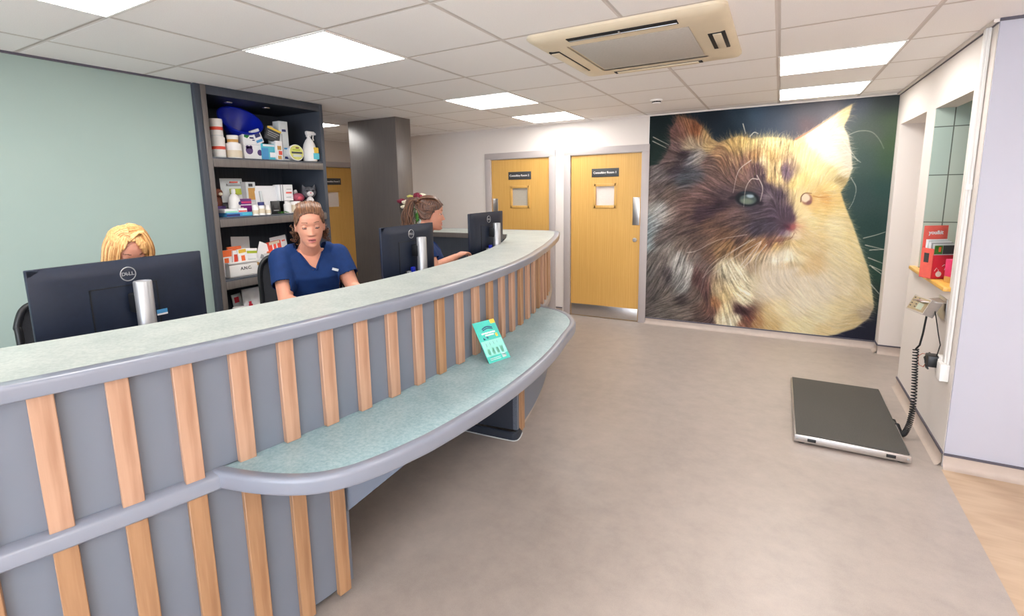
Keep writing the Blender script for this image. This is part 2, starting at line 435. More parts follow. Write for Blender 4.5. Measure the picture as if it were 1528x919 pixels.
# doors ----------------------------------------------------------------------------------------
def doorset(n, w, h, frame=.085, text='', hand=1, push=True, glass='glass', lock=True):
    """local frame: x along the wall from the hinge/left side, y into the wall, z up; leaf w x h"""
    root = bpy.data.objects.new('door_%d' % n, None); COL.objects.link(root); struct(root)
    b = MB()
    for s in (0, 1):
        xa = -frame if s == 0 else w
        b.box((xa, -.018, 0), (xa + frame, .004, h + frame), 'frame_grey', .004)
        xi = -.03 if s == 0 else w + .006
        b.box((xi, .004, 0), (xi + .024, .11, h + .02), 'frame_grey', .002)
        xs = 0 if s == 0 else w - .016
        b.box((xs, .052, 0), (xs + .016, .09, h), 'frame_grey')
    b.box((-frame, -.0185, h + .004), (w + frame, .0045, h + frame + .001), 'frame_grey', .004)
    b.box((-.03, .004, h + .004), (w + .03, .11, h + .03), 'frame_grey'); b.box((0, .052, h - .016), (w, .09, h + .004), 'frame_grey')
    fr = b.build('door_frame', root)
    cx = w * .5; gx0, gx1, gz0, gz1 = cx - .135, cx + .135, 1.375, 1.645
    b = MB(); y0, y1 = .012, .052
    for lo, hi in (((.004, y0, .005), (gx0, y1, h - .003)), ((gx1, y0, .005), (w - .004, y1, h - .003)), ((gx0, y0, .005), (gx1, y1, gz0)), ((gx0, y0, gz1), (gx1, y1, h - .003))): b.box(lo, hi, 'door')
    leaf = b.build('door_leaf', root)
    b = MB()
    for lo, hi in (((gx0 - .012, .004, gz0 - .012), (gx0 + .022, .03, gz1 + .012)), ((gx1 - .022, .004, gz0 - .012), (gx1 + .012, .03, gz1 + .012)), ((gx0, .004, gz0 - .012), (gx1, .03, gz0 + .022)), ((gx0, .004, gz1 - .022), (gx1, .03, gz1 + .012))): b.box(lo, hi, 'door', .003)
    b.build('glazing_bead', root)
    MB().box((gx0 + .01, .03, gz0 + .01), (gx1 - .01, .036, gz1 - .01), glass).build('glass_pane', root)
    sg = MB().box((cx - .165, .006, 1.735), (cx + .165, .012, 1.835), 'darkgrey', .002).build('sign_plate', root)
    mt = Matrix.Translation((cx - .145, .0055, 1.785)) @ Matrix.Rotation(PI / 2, 4, 'X')
    MB().text(text, .036, mt, 'white', 'LEFT', bold=.0007).build('lettering', sg)
    px = w - .055 if hand > 0 else .055
    if push:
        b = MB(); b.box((px - .04, .008, 1.165), (px + .04, .0125, 1.49), 'steel', .001)
        for dx in (-.03, .03):
            for z in (1.18, 1.475): b.cyl((px + dx, .005, z), (px + dx, .009, z), .005, 'silver', seg=10)
        b.build('push_plate', root)
    if lock:
        b = MB(); b.lathe([(.0, 0), (.026, 0), (.026, .006), (.022, .01), (.012, .011), (.012, .008), (.0, .008)], 'steel', 20, (px - .01, .012, .99), (0, -1, 0)); b.build('thumb_turn', root)
    b = MB(); b.box((.012, .007, .01), (w - .012, .0125, .155), 'steel', .001); b.build('kick_plate', root)
    return root
d1 = doorset(1, .862, DH, text='Consulting Room 1', hand=1); d1.location = (.364, YB, 0)
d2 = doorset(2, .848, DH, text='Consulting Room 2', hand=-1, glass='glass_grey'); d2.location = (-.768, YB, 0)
d3 = doorset(3, .86, DH, text='Consulting Room 3', hand=-1, lock=False); d3.location = (XL, 3.325, 0); d3.rotation_euler = (0, 0, PI / 2)
# plain white door inside the doorway on the right
root = bpy.data.objects.new('door_4', None); COL.objects.link(root); struct(root); root.location = (3.93, 3.05, 0)
MB().box((0, 0, .005), (.02, .78, 2.0), 'wall', .002).build('door_leaf', root)
b = MB(); b.box((-.01, -.05, 0), (.02, 0, 2.05), 'frame_grey', .003); b.box((-.01, .78, 0), (.02, .83, 2.05), 'frame_grey', .003); b.box((-.01, 0, 2.0), (.02, .78, 2.05), 'frame_grey', .003); b.build('door_frame', root)
b = MB(); b.cyl((-.04, .08, 1.0), (0, .08, 1.0), .01, 'steel', seg=12); b.box((-.05, .07, .99), (-.04, .19, 1.01), 'steel', .004); b.build('door_handle', root)

# hatch sill
b = MB(); b.box((XR - .035, 1.94, .972), (XR + T + .02, 2.84, .998), 'sill', .005); struct(b.build('trim_2'))
# ---------------------------------------------------------------- mural picture (a photo wallpaper of a cat)
def paint_cat(S=1.6, seed=7):
    """procedural painting; returns float array of sRGB colours in a frame x 955..1350, y 130..525"""
    rng = np.random.default_rng(seed)
    X0, Y0 = 955.0, 130.0
    W = H = int(395 * S)
    yy, xx = np.mgrid[0:H, 0:W]
    PX = xx / S + X0; PY = yy / S + Y0
    def idw(pts, power=3.6, soft=6.0):
        num = 0; den = 0
        for (x, y, *c) in pts:
            d2 = (PX - x) ** 2 + (PY - y) ** 2 + soft * soft
            w = (d2 ** (-power / 2)).astype(np.float64)
            num = num + w[..., None] * np.array(c, float); den = den + w
        return num / den[..., None]
    bgp = [(980,185,22,40,44),(985,230,34,56,50),(975,215,26,48,46),(1065,172,26,38,52),(1085,190,30,46,60),(1100,170,50,72,92),(1130,165,72,98,124),(1160,165,78,92,110),
      (1200,160,104,106,114),(1240,158,126,122,130),(1275,150,98,106,122),(1320,152,78,86,90),(1328,180,98,120,92),(1300,200,96,108,100),(1325,215,88,115,78),(1320,240,72,104,78),
      (1290,240,78,100,96),(1310,280,54,90,85),(1285,290,62,88,88),(1300,340,50,82,78),(1290,370,54,86,80),(1310,400,48,84,70),(1300,440,52,68,62),(1285,490,38,40,62),(1255,500,44,46,72),(1150,185,70,84,104),(1180,185,88,92,104),(1200,185,120,96,98)]
    cp = """1010 195 120 85 80|1025 190 172 116 82|1040 195 150 85 60|1045 205 192 152 112|1060 215 216 182 122|1055 200 200 160 100|1030 212 188 164 134|1025 228 72 58 66|1010 220 112 86 86|1005 240 110 90 88|
1015 250 84 74 85|1035 235 132 132 138|1045 230 168 158 152|1025 262 84 88 96|1040 260 92 92 100|985 260 120 110 110|975 290 132 118 112|985 280 104 90 88|1000 290 126 106 96|980 310 165 163 156|975 330 170 180 182|
990 320 162 148 138|972 350 152 168 170|968 365 142 152 154|1060 240 122 96 90|1075 225 168 128 92|1085 240 150 110 86|1095 215 216 176 106|1110 208 236 196 116|1120 215 242 208 132|1140 210 246 222 150|1160 215 252 228 158|
1150 235 228 184 112|1140 240 240 215 160|1128 232 200 150 95|1115 245 150 110 96|1130 250 110 80 86|1100 255 136 102 92|1070 265 126 98 92|1050 285 120 92 88|1030 300 126 96 90|1060 300 104 78 78|1085 290 95 75 80|
1075 306 68 50 60|1060 313 68 50 60|1047 320 70 52 62|1030 320 112 86 80|1080 322 110 82 75|1100 325 116 90 88|1060 335 116 86 72|1040 345 104 82 75|1020 340 112 92 86|1000 345 118 102 97|985 355 112 100 96|
1140 290 90 75 88|1145 280 85 70 85|1147 292 138 120 126|1130 310 84 72 85|1150 310 94 78 92|1165 290 84 68 86|1175 315 106 80 97|1180 325 108 76 95|1150 335 84 74 92|1130 340 80 70 85|1168 344 128 108 126|
1173 262 128 104 118|1170 250 160 128 120|1164 245 222 186 124|1138 262 90 70 80|1150 265 215 175 115|1162 270 245 210 140|1172 285 240 205 140|1180 298 248 216 150|1190 314 252 225 160|1193 330 252 222 162|1185 290 250 220 150|1200 320 254 232 172|
1195 270 254 226 142|1182 275 246 212 132|1184 338 176 112 108|1177 338 148 68 84|1189 336 246 174 134|1170 338 90 60 80|1175 346 194 174 172|1185 348 250 225 180|1165 356 176 128 104|1150 359 140 100 84|1175 358 226 192 132|
1190 362 236 206 142|1160 365 226 182 112|1140 362 186 136 90|1120 365 166 126 86|1175 380 253 242 208|1160 390 246 236 212|1190 385 250 232 182|1200 372 246 222 162|1205 397 238 206 150|1215 390 234 200 144|1210 330 253 234 168|
1230 340 253 231 167|1250 340 252 229 160|1250 310 252 222 142|1220 312 250 215 135|1230 296 238 184 104|1216 306 250 206 130|1245 300 246 208 130|1240 280 252 222 142|1215 250 255 236 162|1200 230 255 236 166|1190 215 250 226 152|1215 210 255 249 218|1235 190 255 241 202|
1255 168 255 226 166|1235 225 255 246 218|1245 240 250 238 206|1255 255 240 225 186|1240 255 236 216 150|1252 268 190 165 110|1262 225 226 216 196|1262 245 230 220 196|1270 380 250 229 166|1250 380 252 233 176|1285 410 240 220 165|
1260 420 251 233 192|1230 420 251 236 206|1200 415 246 231 202|1180 405 240 226 202|1285 440 246 226 172|1250 460 251 231 176|1220 470 253 239 192|1190 455 251 236 202|1160 430 238 223 196|1165 460 251 233 182|1200 485 251 236 182|
1225 490 246 220 160|1150 470 236 206 146|1130 480 200 150 95|1115 475 132 82 70|1150 485 226 191 126|1180 490 251 233 176|1290 465 202 182 150|1270 480 231 206 150|1145 395 226 206 176|1130 385 200 176 140|1120 395 191 166 136|1150 410 236 221 196|
1085 395 241 226 186|1105 405 247 232 192|1120 420 241 226 186|1095 425 236 216 166|1110 445 246 231 186|1080 440 216 191 136|1070 430 190 165 125|1085 460 236 216 166|1100 472 246 233 196|1075 475 231 211 166|1068 450 191 131 86|1060 462 120 85 75|
1104 461 82 50 54|1112 463 96 60 60|1062 480 96 72 72|1090 480 240 228 190|1110 482 152 102 80|1000 375 152 144 136|1015 385 168 164 158|1025 400 180 177 170|1012 410 154 152 148|1020 430 152 150 147|990 385 140 130 122|975 385 126 118 112|1000 410 84 75 76|
985 420 112 103 98|970 410 110 105 102|1040 385 132 116 108|1050 395 120 98 92|1045 415 106 76 75|1055 430 116 80 75|1040 440 112 96 88|1020 447 86 74 73|1000 440 120 110 102|975 440 100 92 90|970 465 110 102 98|990 465 117 110 103|1010 460 120 110 102|
1030 470 126 113 105|1045 470 98 78 72|1000 478 106 98 92|1060 380 116 88 75|1075 375 152 117 82|1090 365 162 122 82|1085 350 126 92 72|1105 355 110 82 72|1110 340 98 79 78|1045 365 110 88 80|1020 365 126 109 98"""
    cpts = [tuple(float(v) for v in s.split()) for s in cp.replace('\n', '').split('|')]
    bg = idw(bgp, 3.0, 14.0)
    cat = idw(cpts, 4.2, 3.0)
    def E(cx, cy, rx, ry, col, al=.85, rot=0., soft=.6):
        dx, dy = PX - cx, PY - cy; c_, s_ = math.cos(rot), math.sin(rot)
        a = np.clip((1 - np.sqrt(((dx * c_ + dy * s_) / rx) ** 2 + ((-dx * s_ + dy * c_) / ry) ** 2)) / soft, 0, 1)[..., None] * al
        cat[:] = cat * (1 - a) + np.array(col, float) * a
    for q in ((1160,300,28,32,(90,74,88),.75), (1166,322,24,22,(88,72,88),.8), (1140,337,30,15,(82,72,86),.75), (1147,293,9,7,(140,124,132),.7), (1193,300,9,34,(253,228,164),.85,.12), (1190,345,9,12,(252,228,178),.7),
              (1134,258,4.5,20,(98,76,80),.85,.12), (1172,257,7,20,(124,100,116),.9,-.22), (1150,256,7,16,(238,206,142),.8), (1163,262,5,14,(247,216,152),.8,-.15), (1117,236,5,18,(168,120,90),.6,.2), (1103,238,4,18,(196,150,100),.6,.2), (1090,236,4,16,(150,108,84),.6,.3),
              (1012,395,8,28,(184,180,174),.85,.3), (1030,408,7,30,(190,186,180),.85,.15), (1000,414,5,18,(80,72,74),.75,.2), (1046,418,7,30,(106,74,72),.85,-.3), (1056,444,7,18,(92,66,66),.8,-.2), (985,325,15,36,(172,176,178),.6,.3), (966,345,11,44,(162,182,188),.75), (990,385,10,20,(122,110,106),.6,.4),
              (1085,478,16,13,(238,224,188),.85), (1064,466,8,7,(116,80,70),.8), (1105,463,11,7,(82,52,54),.85), (1120,474,12,6,(140,84,70),.7), (1072,452,7,8,(196,140,96),.7), (1095,408,26,22,(246,232,196),.7,.6), (1075,425,8,18,(206,182,142),.7,.3), (1112,440,14,20,(247,234,196),.6),
              (1042,192,11,16,(180,112,70),.8,.5), (1020,196,10,22,(140,96,84),.7,-.2), (1056,204,5,22,(206,166,112),.8,-.6), (1034,217,22,6,(206,182,150),.75,-.25), (1016,240,10,14,(84,70,74),.7), (1032,252,16,10,(92,92,102),.7,-.3), (1046,236,16,6,(176,164,154),.7,-.5),
              (1078,306,26,7,(64,48,58),.8,-.35), (1045,322,22,6,(72,54,60),.75,-.2), (1060,342,26,8,(120,92,78),.6,-.2), (1030,345,24,5,(88,70,70),.6,-.2), (1095,345,18,6,(128,98,78),.6,-.4),
              (1225,200,10,26,(255,246,218),.7,.9), (1240,180,8,24,(255,240,204),.7,.7), (1226,345,12,30,(244,214,150),.6,-.2), (1245,340,20,34,(254,238,190),.6), (1200,376,26,7,(230,196,138),.6,.25), (1180,392,22,5,(214,180,132),.6,.1), (1262,330,6,30,(240,216,160),.6,-.25), (1240,286,14,6,(236,200,128),.6,.3), (1205,345,14,18,(248,222,158),.6), (1250,400,30,40,(250,232,186),.6), (1215,440,40,26,(252,238,208),.6), (1200,405,22,8,(236,206,158),.5,-.2), (1140,432,16,20,(240,226,200),.6), (1170,395,30,8,(226,200,160),.6,-.1)):
        E(*q)
    poly = np.array([(940,520),(940,252),(985,243),(995,228),(1002,213),(1001,192),(1009,180),(1013,169),(1022,173),(1038,177),(1051,189),(1062,204),(1074,211),(1090,205),(1105,201),(1125,206),(1145,203),(1165,204),(1183,209),(1198,200),(1225,182),
      (1250,165),(1269,154),(1264,172),(1256,188),(1263,203),(1267,225),(1269,250),(1262,270),(1252,285),(1258,305),(1270,335),(1280,365),(1292,400),(1297,430),(1300,455),(1292,472),(1272,487),(1246,496),(1215,503),(1180,530)], float)
    inside = np.zeros((H, W), bool)
    n = len(poly); j = n - 1
    for i in range(n):
        xi, yi = poly[i]; xj, yj = poly[j]
        c = ((yi > PY) != (yj > PY)) & (PX < (xj - xi) * (PY - yi) / (yj - yi + 1e-9) + xi)
        inside ^= c; j = i
    m = inside.astype(float)
    for _ in range(4):
        m = (m + np.roll(m, 1, 0) + np.roll(m, -1, 0) + np.roll(m, 1, 1) + np.roll(m, -1, 1)) / 5
    img = bg * (1 - m[..., None]) + cat * m[..., None]
    img += rng.normal(0, 2.0, (H, W, 1))
    # fur direction field
    dp = [(1120,215,.1,-1),(1160,230,.1,-1),(1140,250,-.05,-1),(1090,240,-.3,-1),(1060,270,-.8,-.5),(1040,300,-1,.0),(1050,335,-1,.3),(1000,330,-1,.5),(1020,390,-.3,1),(990,420,-.5,.9),(1000,465,-1,.25),(1030,480,-1,.2),(1230,330,1,.12),(1225,300,1,.1),
      (1210,270,.3,-1),(1195,240,.15,-1),(1240,220,.8,-.2),(1258,200,1,.3),(1240,185,.5,-.6),(1270,380,.8,.5),(1290,430,.7,.6),(1200,430,.6,.8),(1170,450,.9,.6),(1230,470,1,.4),(1265,487,1,-.25),(1100,400,.5,.9),(1080,450,.2,1),(1115,440,.9,.6),(1030,195,-.3,-1),
      (1052,200,.4,-1),(1008,210,-.8,-.4),(1040,235,-.9,.6),(1065,222,-.9,.1),(975,260,-.8,.6),(985,300,-.8,.7),(1140,310,-.6,.15),(1170,300,.1,-1),(1115,300,-.9,.1),(1120,370,-.7,.7),(1165,390,.0,1),(1160,365,-.5,.6),(1200,370,.9,.5),(1060,375,-.8,.6)]
    D = idw(dp, 3.5, 10.0)
    D /= np.linalg.norm(D, axis=2, keepdims=True) + 1e-6
    def strokes(N, lmin, lmax, alpha, jit, region=None, taper=True, fixed=None):
        px = rng.integers(0, W, N); py = rng.integers(0, H, N)
        ok = inside[py, px]
        if region is not None: ok &= region[py, px]
        px, py = px[ok].astype(float), py[ok].astype(float)
        n = len(px)
        k = rng.normal(0, jit, (n, 1)); col = cat[py.astype(int), px.astype(int)] * (1 + k) + rng.normal(0, 3, (n, 3))
        if fixed is not None: col = np.tile(np.array(fixed, float), (n, 1)) * (1 + k)
        L = rng.uniform(lmin, lmax, n) * S
        ang = rng.normal(0, .16, n); bend = rng.normal(0, .02, n)
        steps = int(lmax * S)
        for s in range(steps):
            live = s < L
            ix = np.clip(px, 0, W - 1).astype(int); iy = np.clip(py, 0, H - 1).astype(int)
            a = alpha * (1 - .75 * s / L) * live
            a = np.clip(a, 0, 1)[:, None]
            img[iy, ix] = img[iy, ix] * (1 - a) + col * a
            d = D[iy, ix]; c_, s_ = np.cos(ang), np.sin(ang)
            px = px + d[:, 0] * c_ - d[:, 1] * s_; py = py + d[:, 0] * s_ + d[:, 1] * c_
            ang = ang + bend
    bright = (PX > 1186) | ((PY > 390) & (PX > 1120)) | ((PY < 235) & (PX > 1185))
    strokes(60000, 4, 12, .45, .10, ~bright)
    strokes(30000, 4, 12, .35, .05, bright)
    strokes(26000, 7, 18, .40, .17, ~bright)
    strokes(9000, 7, 16, .3, .07, bright)
    strokes(2600, 8, 18, .28, .05, bright, fixed=(226, 190, 128)); strokes(3000, 8, 18, .35, .03, bright, fixed=(255, 246, 222))
    fore = (PY < 262) & (PX > 1082) & (PX < 1186) & (PY > 200)
    strokes(5000, 6, 17, .5, .08, fore, fixed=(244, 212, 150))
    strokes(1500, 5, 12, .45, .1, fore, fixed=(130, 92, 76))
    tuft = (PX > 1000) & (PX < 1070) & (PY > 206) & (PY < 240)
    strokes(3000, 8, 20, .38, .1, tuft, fixed=(196, 180, 160))
    band = (PX > 1235) & (PX < 1272) & (PY > 195) & (PY < 285)
    strokes(2200, 6, 16, .5, .05, band, fixed=(250, 238, 212))
    # combed fur: noise smeared along the direction field
    def comb(length, sig):
        nz = rng.normal(0, 1, (H, W))
        for _ in range(sig): nz = (nz + np.roll(nz, 1, 0) + np.roll(nz, 1, 1) + np.roll(nz, (1, 1), (0, 1))) / 4
        acc = nz.copy(); 
        for sg in (1, -1):
            fx, fy = xx.astype(float), yy.astype(float)
            for s in range(length):
                ix = np.clip(fx, 0, W - 1).astype(int); iy = np.clip(fy, 0, H - 1).astype(int)
                d = D[iy, ix]; fx = fx + sg * d[..., 0]; fy = fy + sg * d[..., 1]
                acc += nz[np.clip(fy, 0, H - 1).astype(int), np.clip(fx, 0, W - 1).astype(int)]
        return acc / acc.std()
    amp = np.where(bright, .022, .105)
    hole = np.exp(-(((PX - 1180) / 26) ** 2 + ((PY - 336) / 22) ** 2)) + np.exp(-(((PX - 1112) / 26) ** 2 + ((PY - 296) / 15) ** 2)) + np.exp(-(((PX - 1206) / 16) ** 2 + ((PY - 297) / 14) ** 2)); amp = amp * np.clip(1 - 1.1 * hole, 0, 1)
    for _ in range(12): amp = (amp + np.roll(amp, 3, 0) + np.roll(amp, -3, 0) + np.roll(amp, 3, 1) + np.roll(amp, -3, 1)) / 5
    lum = 1 + (comb(11, 1) * .75 + comb(20, 3) * .75 + comb(26, 7) * .5) * amp
    img *= (1 + (np.clip(lum, .45, 1.6) - 1) * m)[..., None]
    def line(pts, col, w=.55, alpha=.9):
        pts = np.array(pts, float); t = np.linspace(0, 1, len(pts)); T = np.linspace(0, 1, 260)
        # smooth interpolation (Catmull-Rom through the points)
        def cr(v):
            v = np.concatenate([[2*v[0]-v[1]], v, [2*v[-1]-v[-2]]]); m_ = len(pts) - 1
            u = T * m_; i = np.minimum(u.astype(int), m_ - 1); f = u - i
            p0, p1, p2, p3 = v[i], v[i+1], v[i+2], v[i+3]
            return .5 * (2*p1 + (p2-p0)*f + (2*p0-5*p1+4*p2-p3)*f*f + (3*p1-p0-3*p2+p3)*f**3)
        lx, ly = (cr(pts[:, 0]) - X0) * S, (cr(pts[:, 1]) - Y0) * S
        for q, (x, y) in enumerate(zip(lx, ly)):
            ww = w * S * (1 - .5 * q / 260)
            r = int(ww + 2)
            for iy in range(int(y) - r, int(y) + r + 1):
                for ix in range(int(x) - r, int(x) + r + 1):
                    if 0 <= ix < W and 0 <= iy < H:
                        d = math.hypot(ix - x, iy - y); a = alpha * .35 * max(0, min(1, ww + .6 - d))
                        img[iy, ix] = img[iy, ix] * (1 - a) + np.array(col) * a
    def ell(cx, cy, rx, ry, col, alpha=1., soft=.18, rot=0., mask=None):
        dx, dy = PX - cx, PY - cy; c_, s_ = math.cos(rot), math.sin(rot)
        u = (dx * c_ + dy * s_) / rx; v = (-dx * s_ + dy * c_) / ry
        a = np.clip((1 - np.sqrt(u * u + v * v)) / soft, 0, 1) * alpha
        if mask is not None: a = a * mask
        img[:] = img * (1 - a[..., None]) + np.array(col, float) * a[..., None]
    # eye in shade
    ell(1114, 295, 27, 15, (58, 46, 58), .85, .5, .06)
    ell(1134, 301, 7, 5, (50, 40, 52), .9, .5, .5); ell(1094, 294, 9, 3.5, (52, 42, 52), .8, .5, -.2)
    ell(1113, 302, 17, 6, (165, 160, 165), .55, .6, .15)
    line([(1186,207),(1205,196),(1228,181),(1252,164)], (196, 130, 104), 1.6, .35)
    ell(1116, 295.5, 19.5, 13, (34, 38, 46), 1, .22, .08)
    ell(1117, 296.5, 14, 8.6, (84, 100, 98), 1, .25, .05)
    ell(1115, 299, 12, 5.5, (126, 140, 122), .85, .5, .05)
    ell(1120, 291, 7, 4, (178, 200, 212), .85, .5, .1)
    ell(1117, 287, 14, 3, (58, 74, 84), .7, .6, .1)
    # eye in the light
    ell(1204, 296, 12, 11, (226, 164, 84), .6, .5)
    ell(1203, 296, 9, 9.5, (178, 122, 104), .95, .25)
    ell(1201, 294, 7.5, 7.5, (250, 228, 194), .95, .3)
    ell(1206, 301, 5.5, 4, (150, 104, 98), .8, .5, -.5)
    line([(1194,300),(1195,292),(1200,287),(1210,287)], (120, 80, 60), .6)
    line([(1212,291),(1222,293),(1232,293)], (206, 140, 66), .7, .35)
    # nose and mouth
    ell(1166, 378, 34, 15, (250, 240, 212), .7, .9, -.1); ell(1187, 352, 11, 6, (252, 230, 190), .7, .9, .3); ell(1150, 349, 16, 5, (96, 74, 84), .6, .9, -.25)
    ell(1183, 337, 5, 6, (196, 104, 100), .7, .7)
    ell(1173, 336, 6, 3, (96, 58, 74), .8, .5, .4)
    ell(1166, 356, 26, 3.0, (150, 96, 78), .45, .7, -.2)
    line([(1185,346),(1180,354),(1170,358),(1158,359),(1146,358)], (120, 74, 66), .45, .4)
    F = lambda L: [(950 + a / 2.4175, 140 + b / 2.4175) for a, b in L]
    wh = (240, 226, 214)
    for L in ([(400,505),(300,525),(220,565),(185,572)],[(430,520),(340,570),(260,630),(228,745)],[(410,525),(320,590),(240,665)],[(450,530),(400,590),(375,622)],[(450,535),(415,595),(385,628)],[(470,540),(435,590),(430,650)],[(452,528),(360,585),(280,650)],
              [(415,235),(370,275),(350,355)],[(440,305),(415,305),(395,340),(388,405)],[(435,290),(455,335),(447,385)]):
        line(F(L), wh, .5)
    yl = (236, 232, 214)
    for L in ([(740,155),(790,133),(835,135),(862,160),(880,196)],[(765,298),(783,335),(775,380),(758,412)],[(808,516),(850,505),(888,492)],[(815,540),(882,556)],[(830,558),(882,555)],[(825,585),(878,606)],[(830,612),(875,633)],[(838,618),(874,645)],[(835,680),(865,716)],
              [(735,160),(790,240)],[(730,190),(800,245)],[(740,250),(772,265)],[(385,103),(395,140)],[(410,150),(425,135),(440,140)],[(60,165),(110,190)],[(62,150),(120,180)]):
        line(F(L), yl, .42, .75)
    g = img.mean(2, keepdims=True); img = g + (img - g) * .84
    return np.clip(img, 0, 255) / 255.0, X0, Y0, S
# the printed picture covers the whole wall between the door frame and the right corner
def build_mural():
    img, X0, Y0, S = paint_cat()
    src = [(971, 171), (1337, 141), (1301, 505), (963, 474)]          # picture corners in the painted frame: TL TR BR BL
    dst = [(0, 1), (1, 1), (1, 0), (0, 0)]
    A = []; B = []
    for (u, v), (x, y) in zip(dst, src):
        A += [[u, v, 1, 0, 0, 0, -u * x, -v * x], [0, 0, 0, u, v, 1, -u * y, -v * y]]; B += [x, y]
    h = np.append(np.linalg.solve(np.array(A, float), np.array(B, float)), 1).reshape(3, 3)
    nx, nz = 520, 560
    u, v = np.meshgrid(np.linspace(0, 1, nx), np.linspace(0, 1, nz))
    q = h @ np.stack([u.ravel(), v.ravel(), np.ones(u.size)])
    px = np.clip((q[0] / q[2] - X0) * S, 0, img.shape[1] - 2); py = np.clip((q[1] / q[2] - Y0) * S, 0, img.shape[0] - 2)
    ix, iy = px.astype(int), py.astype(int); fx, fy = (px - ix)[:, None], (py - iy)[:, None]
    c = (img[iy, ix] * (1 - fx) + img[iy, ix + 1] * fx) * (1 - fy) + (img[iy + 1, ix] * (1 - fx) + img[iy + 1, ix + 1] * fx) * fy
    c = np.where(c <= .04045, c / 12.92, ((c + .055) / 1.055) ** 2.4)
    c = c ** 1.06 * .70                       # ink on wallpaper
    xa, xb, za, zb = 1.302, XR - .002, .078, HC - .014
    co = np.stack([xa + (xb - xa) * u.ravel(), np.full(u.size, -.006), za + (zb - za) * v.ravel()], 1)
    i = np.arange(nx * nz).reshape(nz, nx)
    f = np.stack([i[:-1, :-1], i[:-1, 1:], i[1:, 1:], i[1:, :-1]], -1).reshape(-1, 4)
    me = bpy.data.meshes.new('wall_mural'); me.vertices.add(len(co)); me.vertices.foreach_set('co', co.ravel())
    me.loops.add(f.size); me.loops.foreach_set('vertex_index', f.ravel().astype(np.int32))
    me.polygons.add(len(f)); me.polygons.foreach_set('loop_start', np.arange(0, f.size, 4, dtype=np.int32)); me.polygons.foreach_set('loop_total', np.full(len(f), 4, np.int32))
    me.update()
    ca = me.color_attributes.new('cat_print', 'FLOAT_COLOR', 'POINT')
    ca.data.foreach_set('color', np.concatenate([c, np.ones((len(c), 1))], 1).astype(np.float32).ravel())
    k = NT('mural_print'); at = k.n.new('ShaderNodeAttribute'); at.attribute_type = 'GEOMETRY'; at.attribute_name = 'cat_print'; k.base(at.outputs['Color']); k.b.inputs['Roughness'].default_value = .7; k.b.inputs['Specular IOR Level'].default_value = .2
    me.materials.append(k.m)
    root = thing('wall_mural', 'floor to ceiling photo mural of a long-haired ginger and brown cat on the back wall', 'mural', (0, YB, 0))
    link('printed_panel', me, root)
    b = MB(); b.box((xa - .004, -.0048, za - .006), (xb, -.0005, zb), 'paper'); b.build('backing_panel', root)
    b = MB(); b.box((xa - .006, -.0085, za - .012), (xb, -.0005, za - .001), 'skirt_dark', .001); b.build('bottom_bead', root)
build_mural()
# ---------------------------------------------------------------- curved reception counter
ZT = 1.17; ZL = .755
SCX, SCY, SR = -3.876, .236, 5.155        # front of the battens
def arc(cx, cy, R, a0, a1, n): return [(cx + R * math.cos(a0 + (a1 - a0) * i / n), cy + R * math.sin(a0 + (a1 - a0) * i / n)) for i in range(n + 1)]
def resample(pts, n):
    d = [0]
    for a, c in zip(pts, pts[1:]): d.append(d[-1] + math.dist(a, c))
    out = []; j = 0
    for i in range(n + 1):
        t = d[-1] * i / n
        while j < len(d) - 2 and d[j + 1] < t: j += 1
        f = (t - d[j]) / max(1e-9, d[j + 1] - d[j]); out.append((pts[j][0] + (pts[j+1][0] - pts[j][0]) * f, pts[j][1] + (pts[j+1][1] - pts[j][1]) * f))
    return out
def smooth_poly(pts, it=3):
    for _ in range(it):
        q = [pts[0]]
        for a, c in zip(pts, pts[1:]): q += [(a[0]*.75 + c[0]*.25, a[1]*.75 + c[1]*.25), (a[0]*.25 + c[0]*.75, a[1]*.25 + c[1]*.75)]
        q.append(pts[-1]); pts = q
    return pts
def normals(pts, side=1):
    out = []
    for i in range(len(pts)):
        a = pts[max(i - 1, 0)]; c = pts[min(i + 1, len(pts) - 1)]
        dx, dy = c[0] - a[0], c[1] - a[1]; l = math.hypot(dx, dy) or 1
        out.append((dy / l * side, -dx / l * side))
    return out
def sweep(b, pts, prof, mt, side=1, closed=True, caps=True):
    nn = normals(pts, side); k = len(prof); vs = []
    for (x, y), (nx, ny) in zip(pts, nn):
        for d, z in prof: vs.append((x + nx * d, y + ny * d, z))
    n = len(pts); fs = []
    for i in range(n - 1):
        for j in range(k if closed else k - 1): fs.append((i * k + j, i * k + (j + 1) % k, (i + 1) * k + (j + 1) % k, (i + 1) * k + j))
    if caps and closed: fs.append(tuple(range(k))[::-1]); fs.append(tuple((n - 1) * k + j for j in range(k)))
    b.add(vs, fs, mt)
def ribbon(b, A, B, z, mt):
    n = min(len(A), len(B)); vs = [(*A[i], z) for i in range(n)] + [(*B[i], z) for i in range(n)]
    b.add(vs, [(i, i + 1, n + i + 1, n + i) for i in range(n - 1)], mt, False)
def offset(pts, d, side=1): return [(x + nx * d, y + ny * d) for (x, y), (nx, ny) in zip(pts, normals(pts, side))]

counter = thing('reception_counter', 'long curved blue-grey reception counter with oak battens and pale green top', 'counter', (0, 0, 0))
A0 = -.475
outer = arc(-3.654, .203, 4.938, A0, .27, 46)
tail = [outer[-1], (1.055, 1.74), (.975, 2.02), (.885, 2.33), (.79, 2.62), (.70, 2.84), (.66, 2.96), (.58, 3.05), (.46, 3.065), (.2, 3.065), (-.95, 3.065)]
outer_full = outer[:-1] + smooth_poly(tail, 3)
inner = arc(-3.828, .278, 4.69, A0, .505, 60)
inner_full = inner + [(.27, 2.54), (-.95, 2.54)]
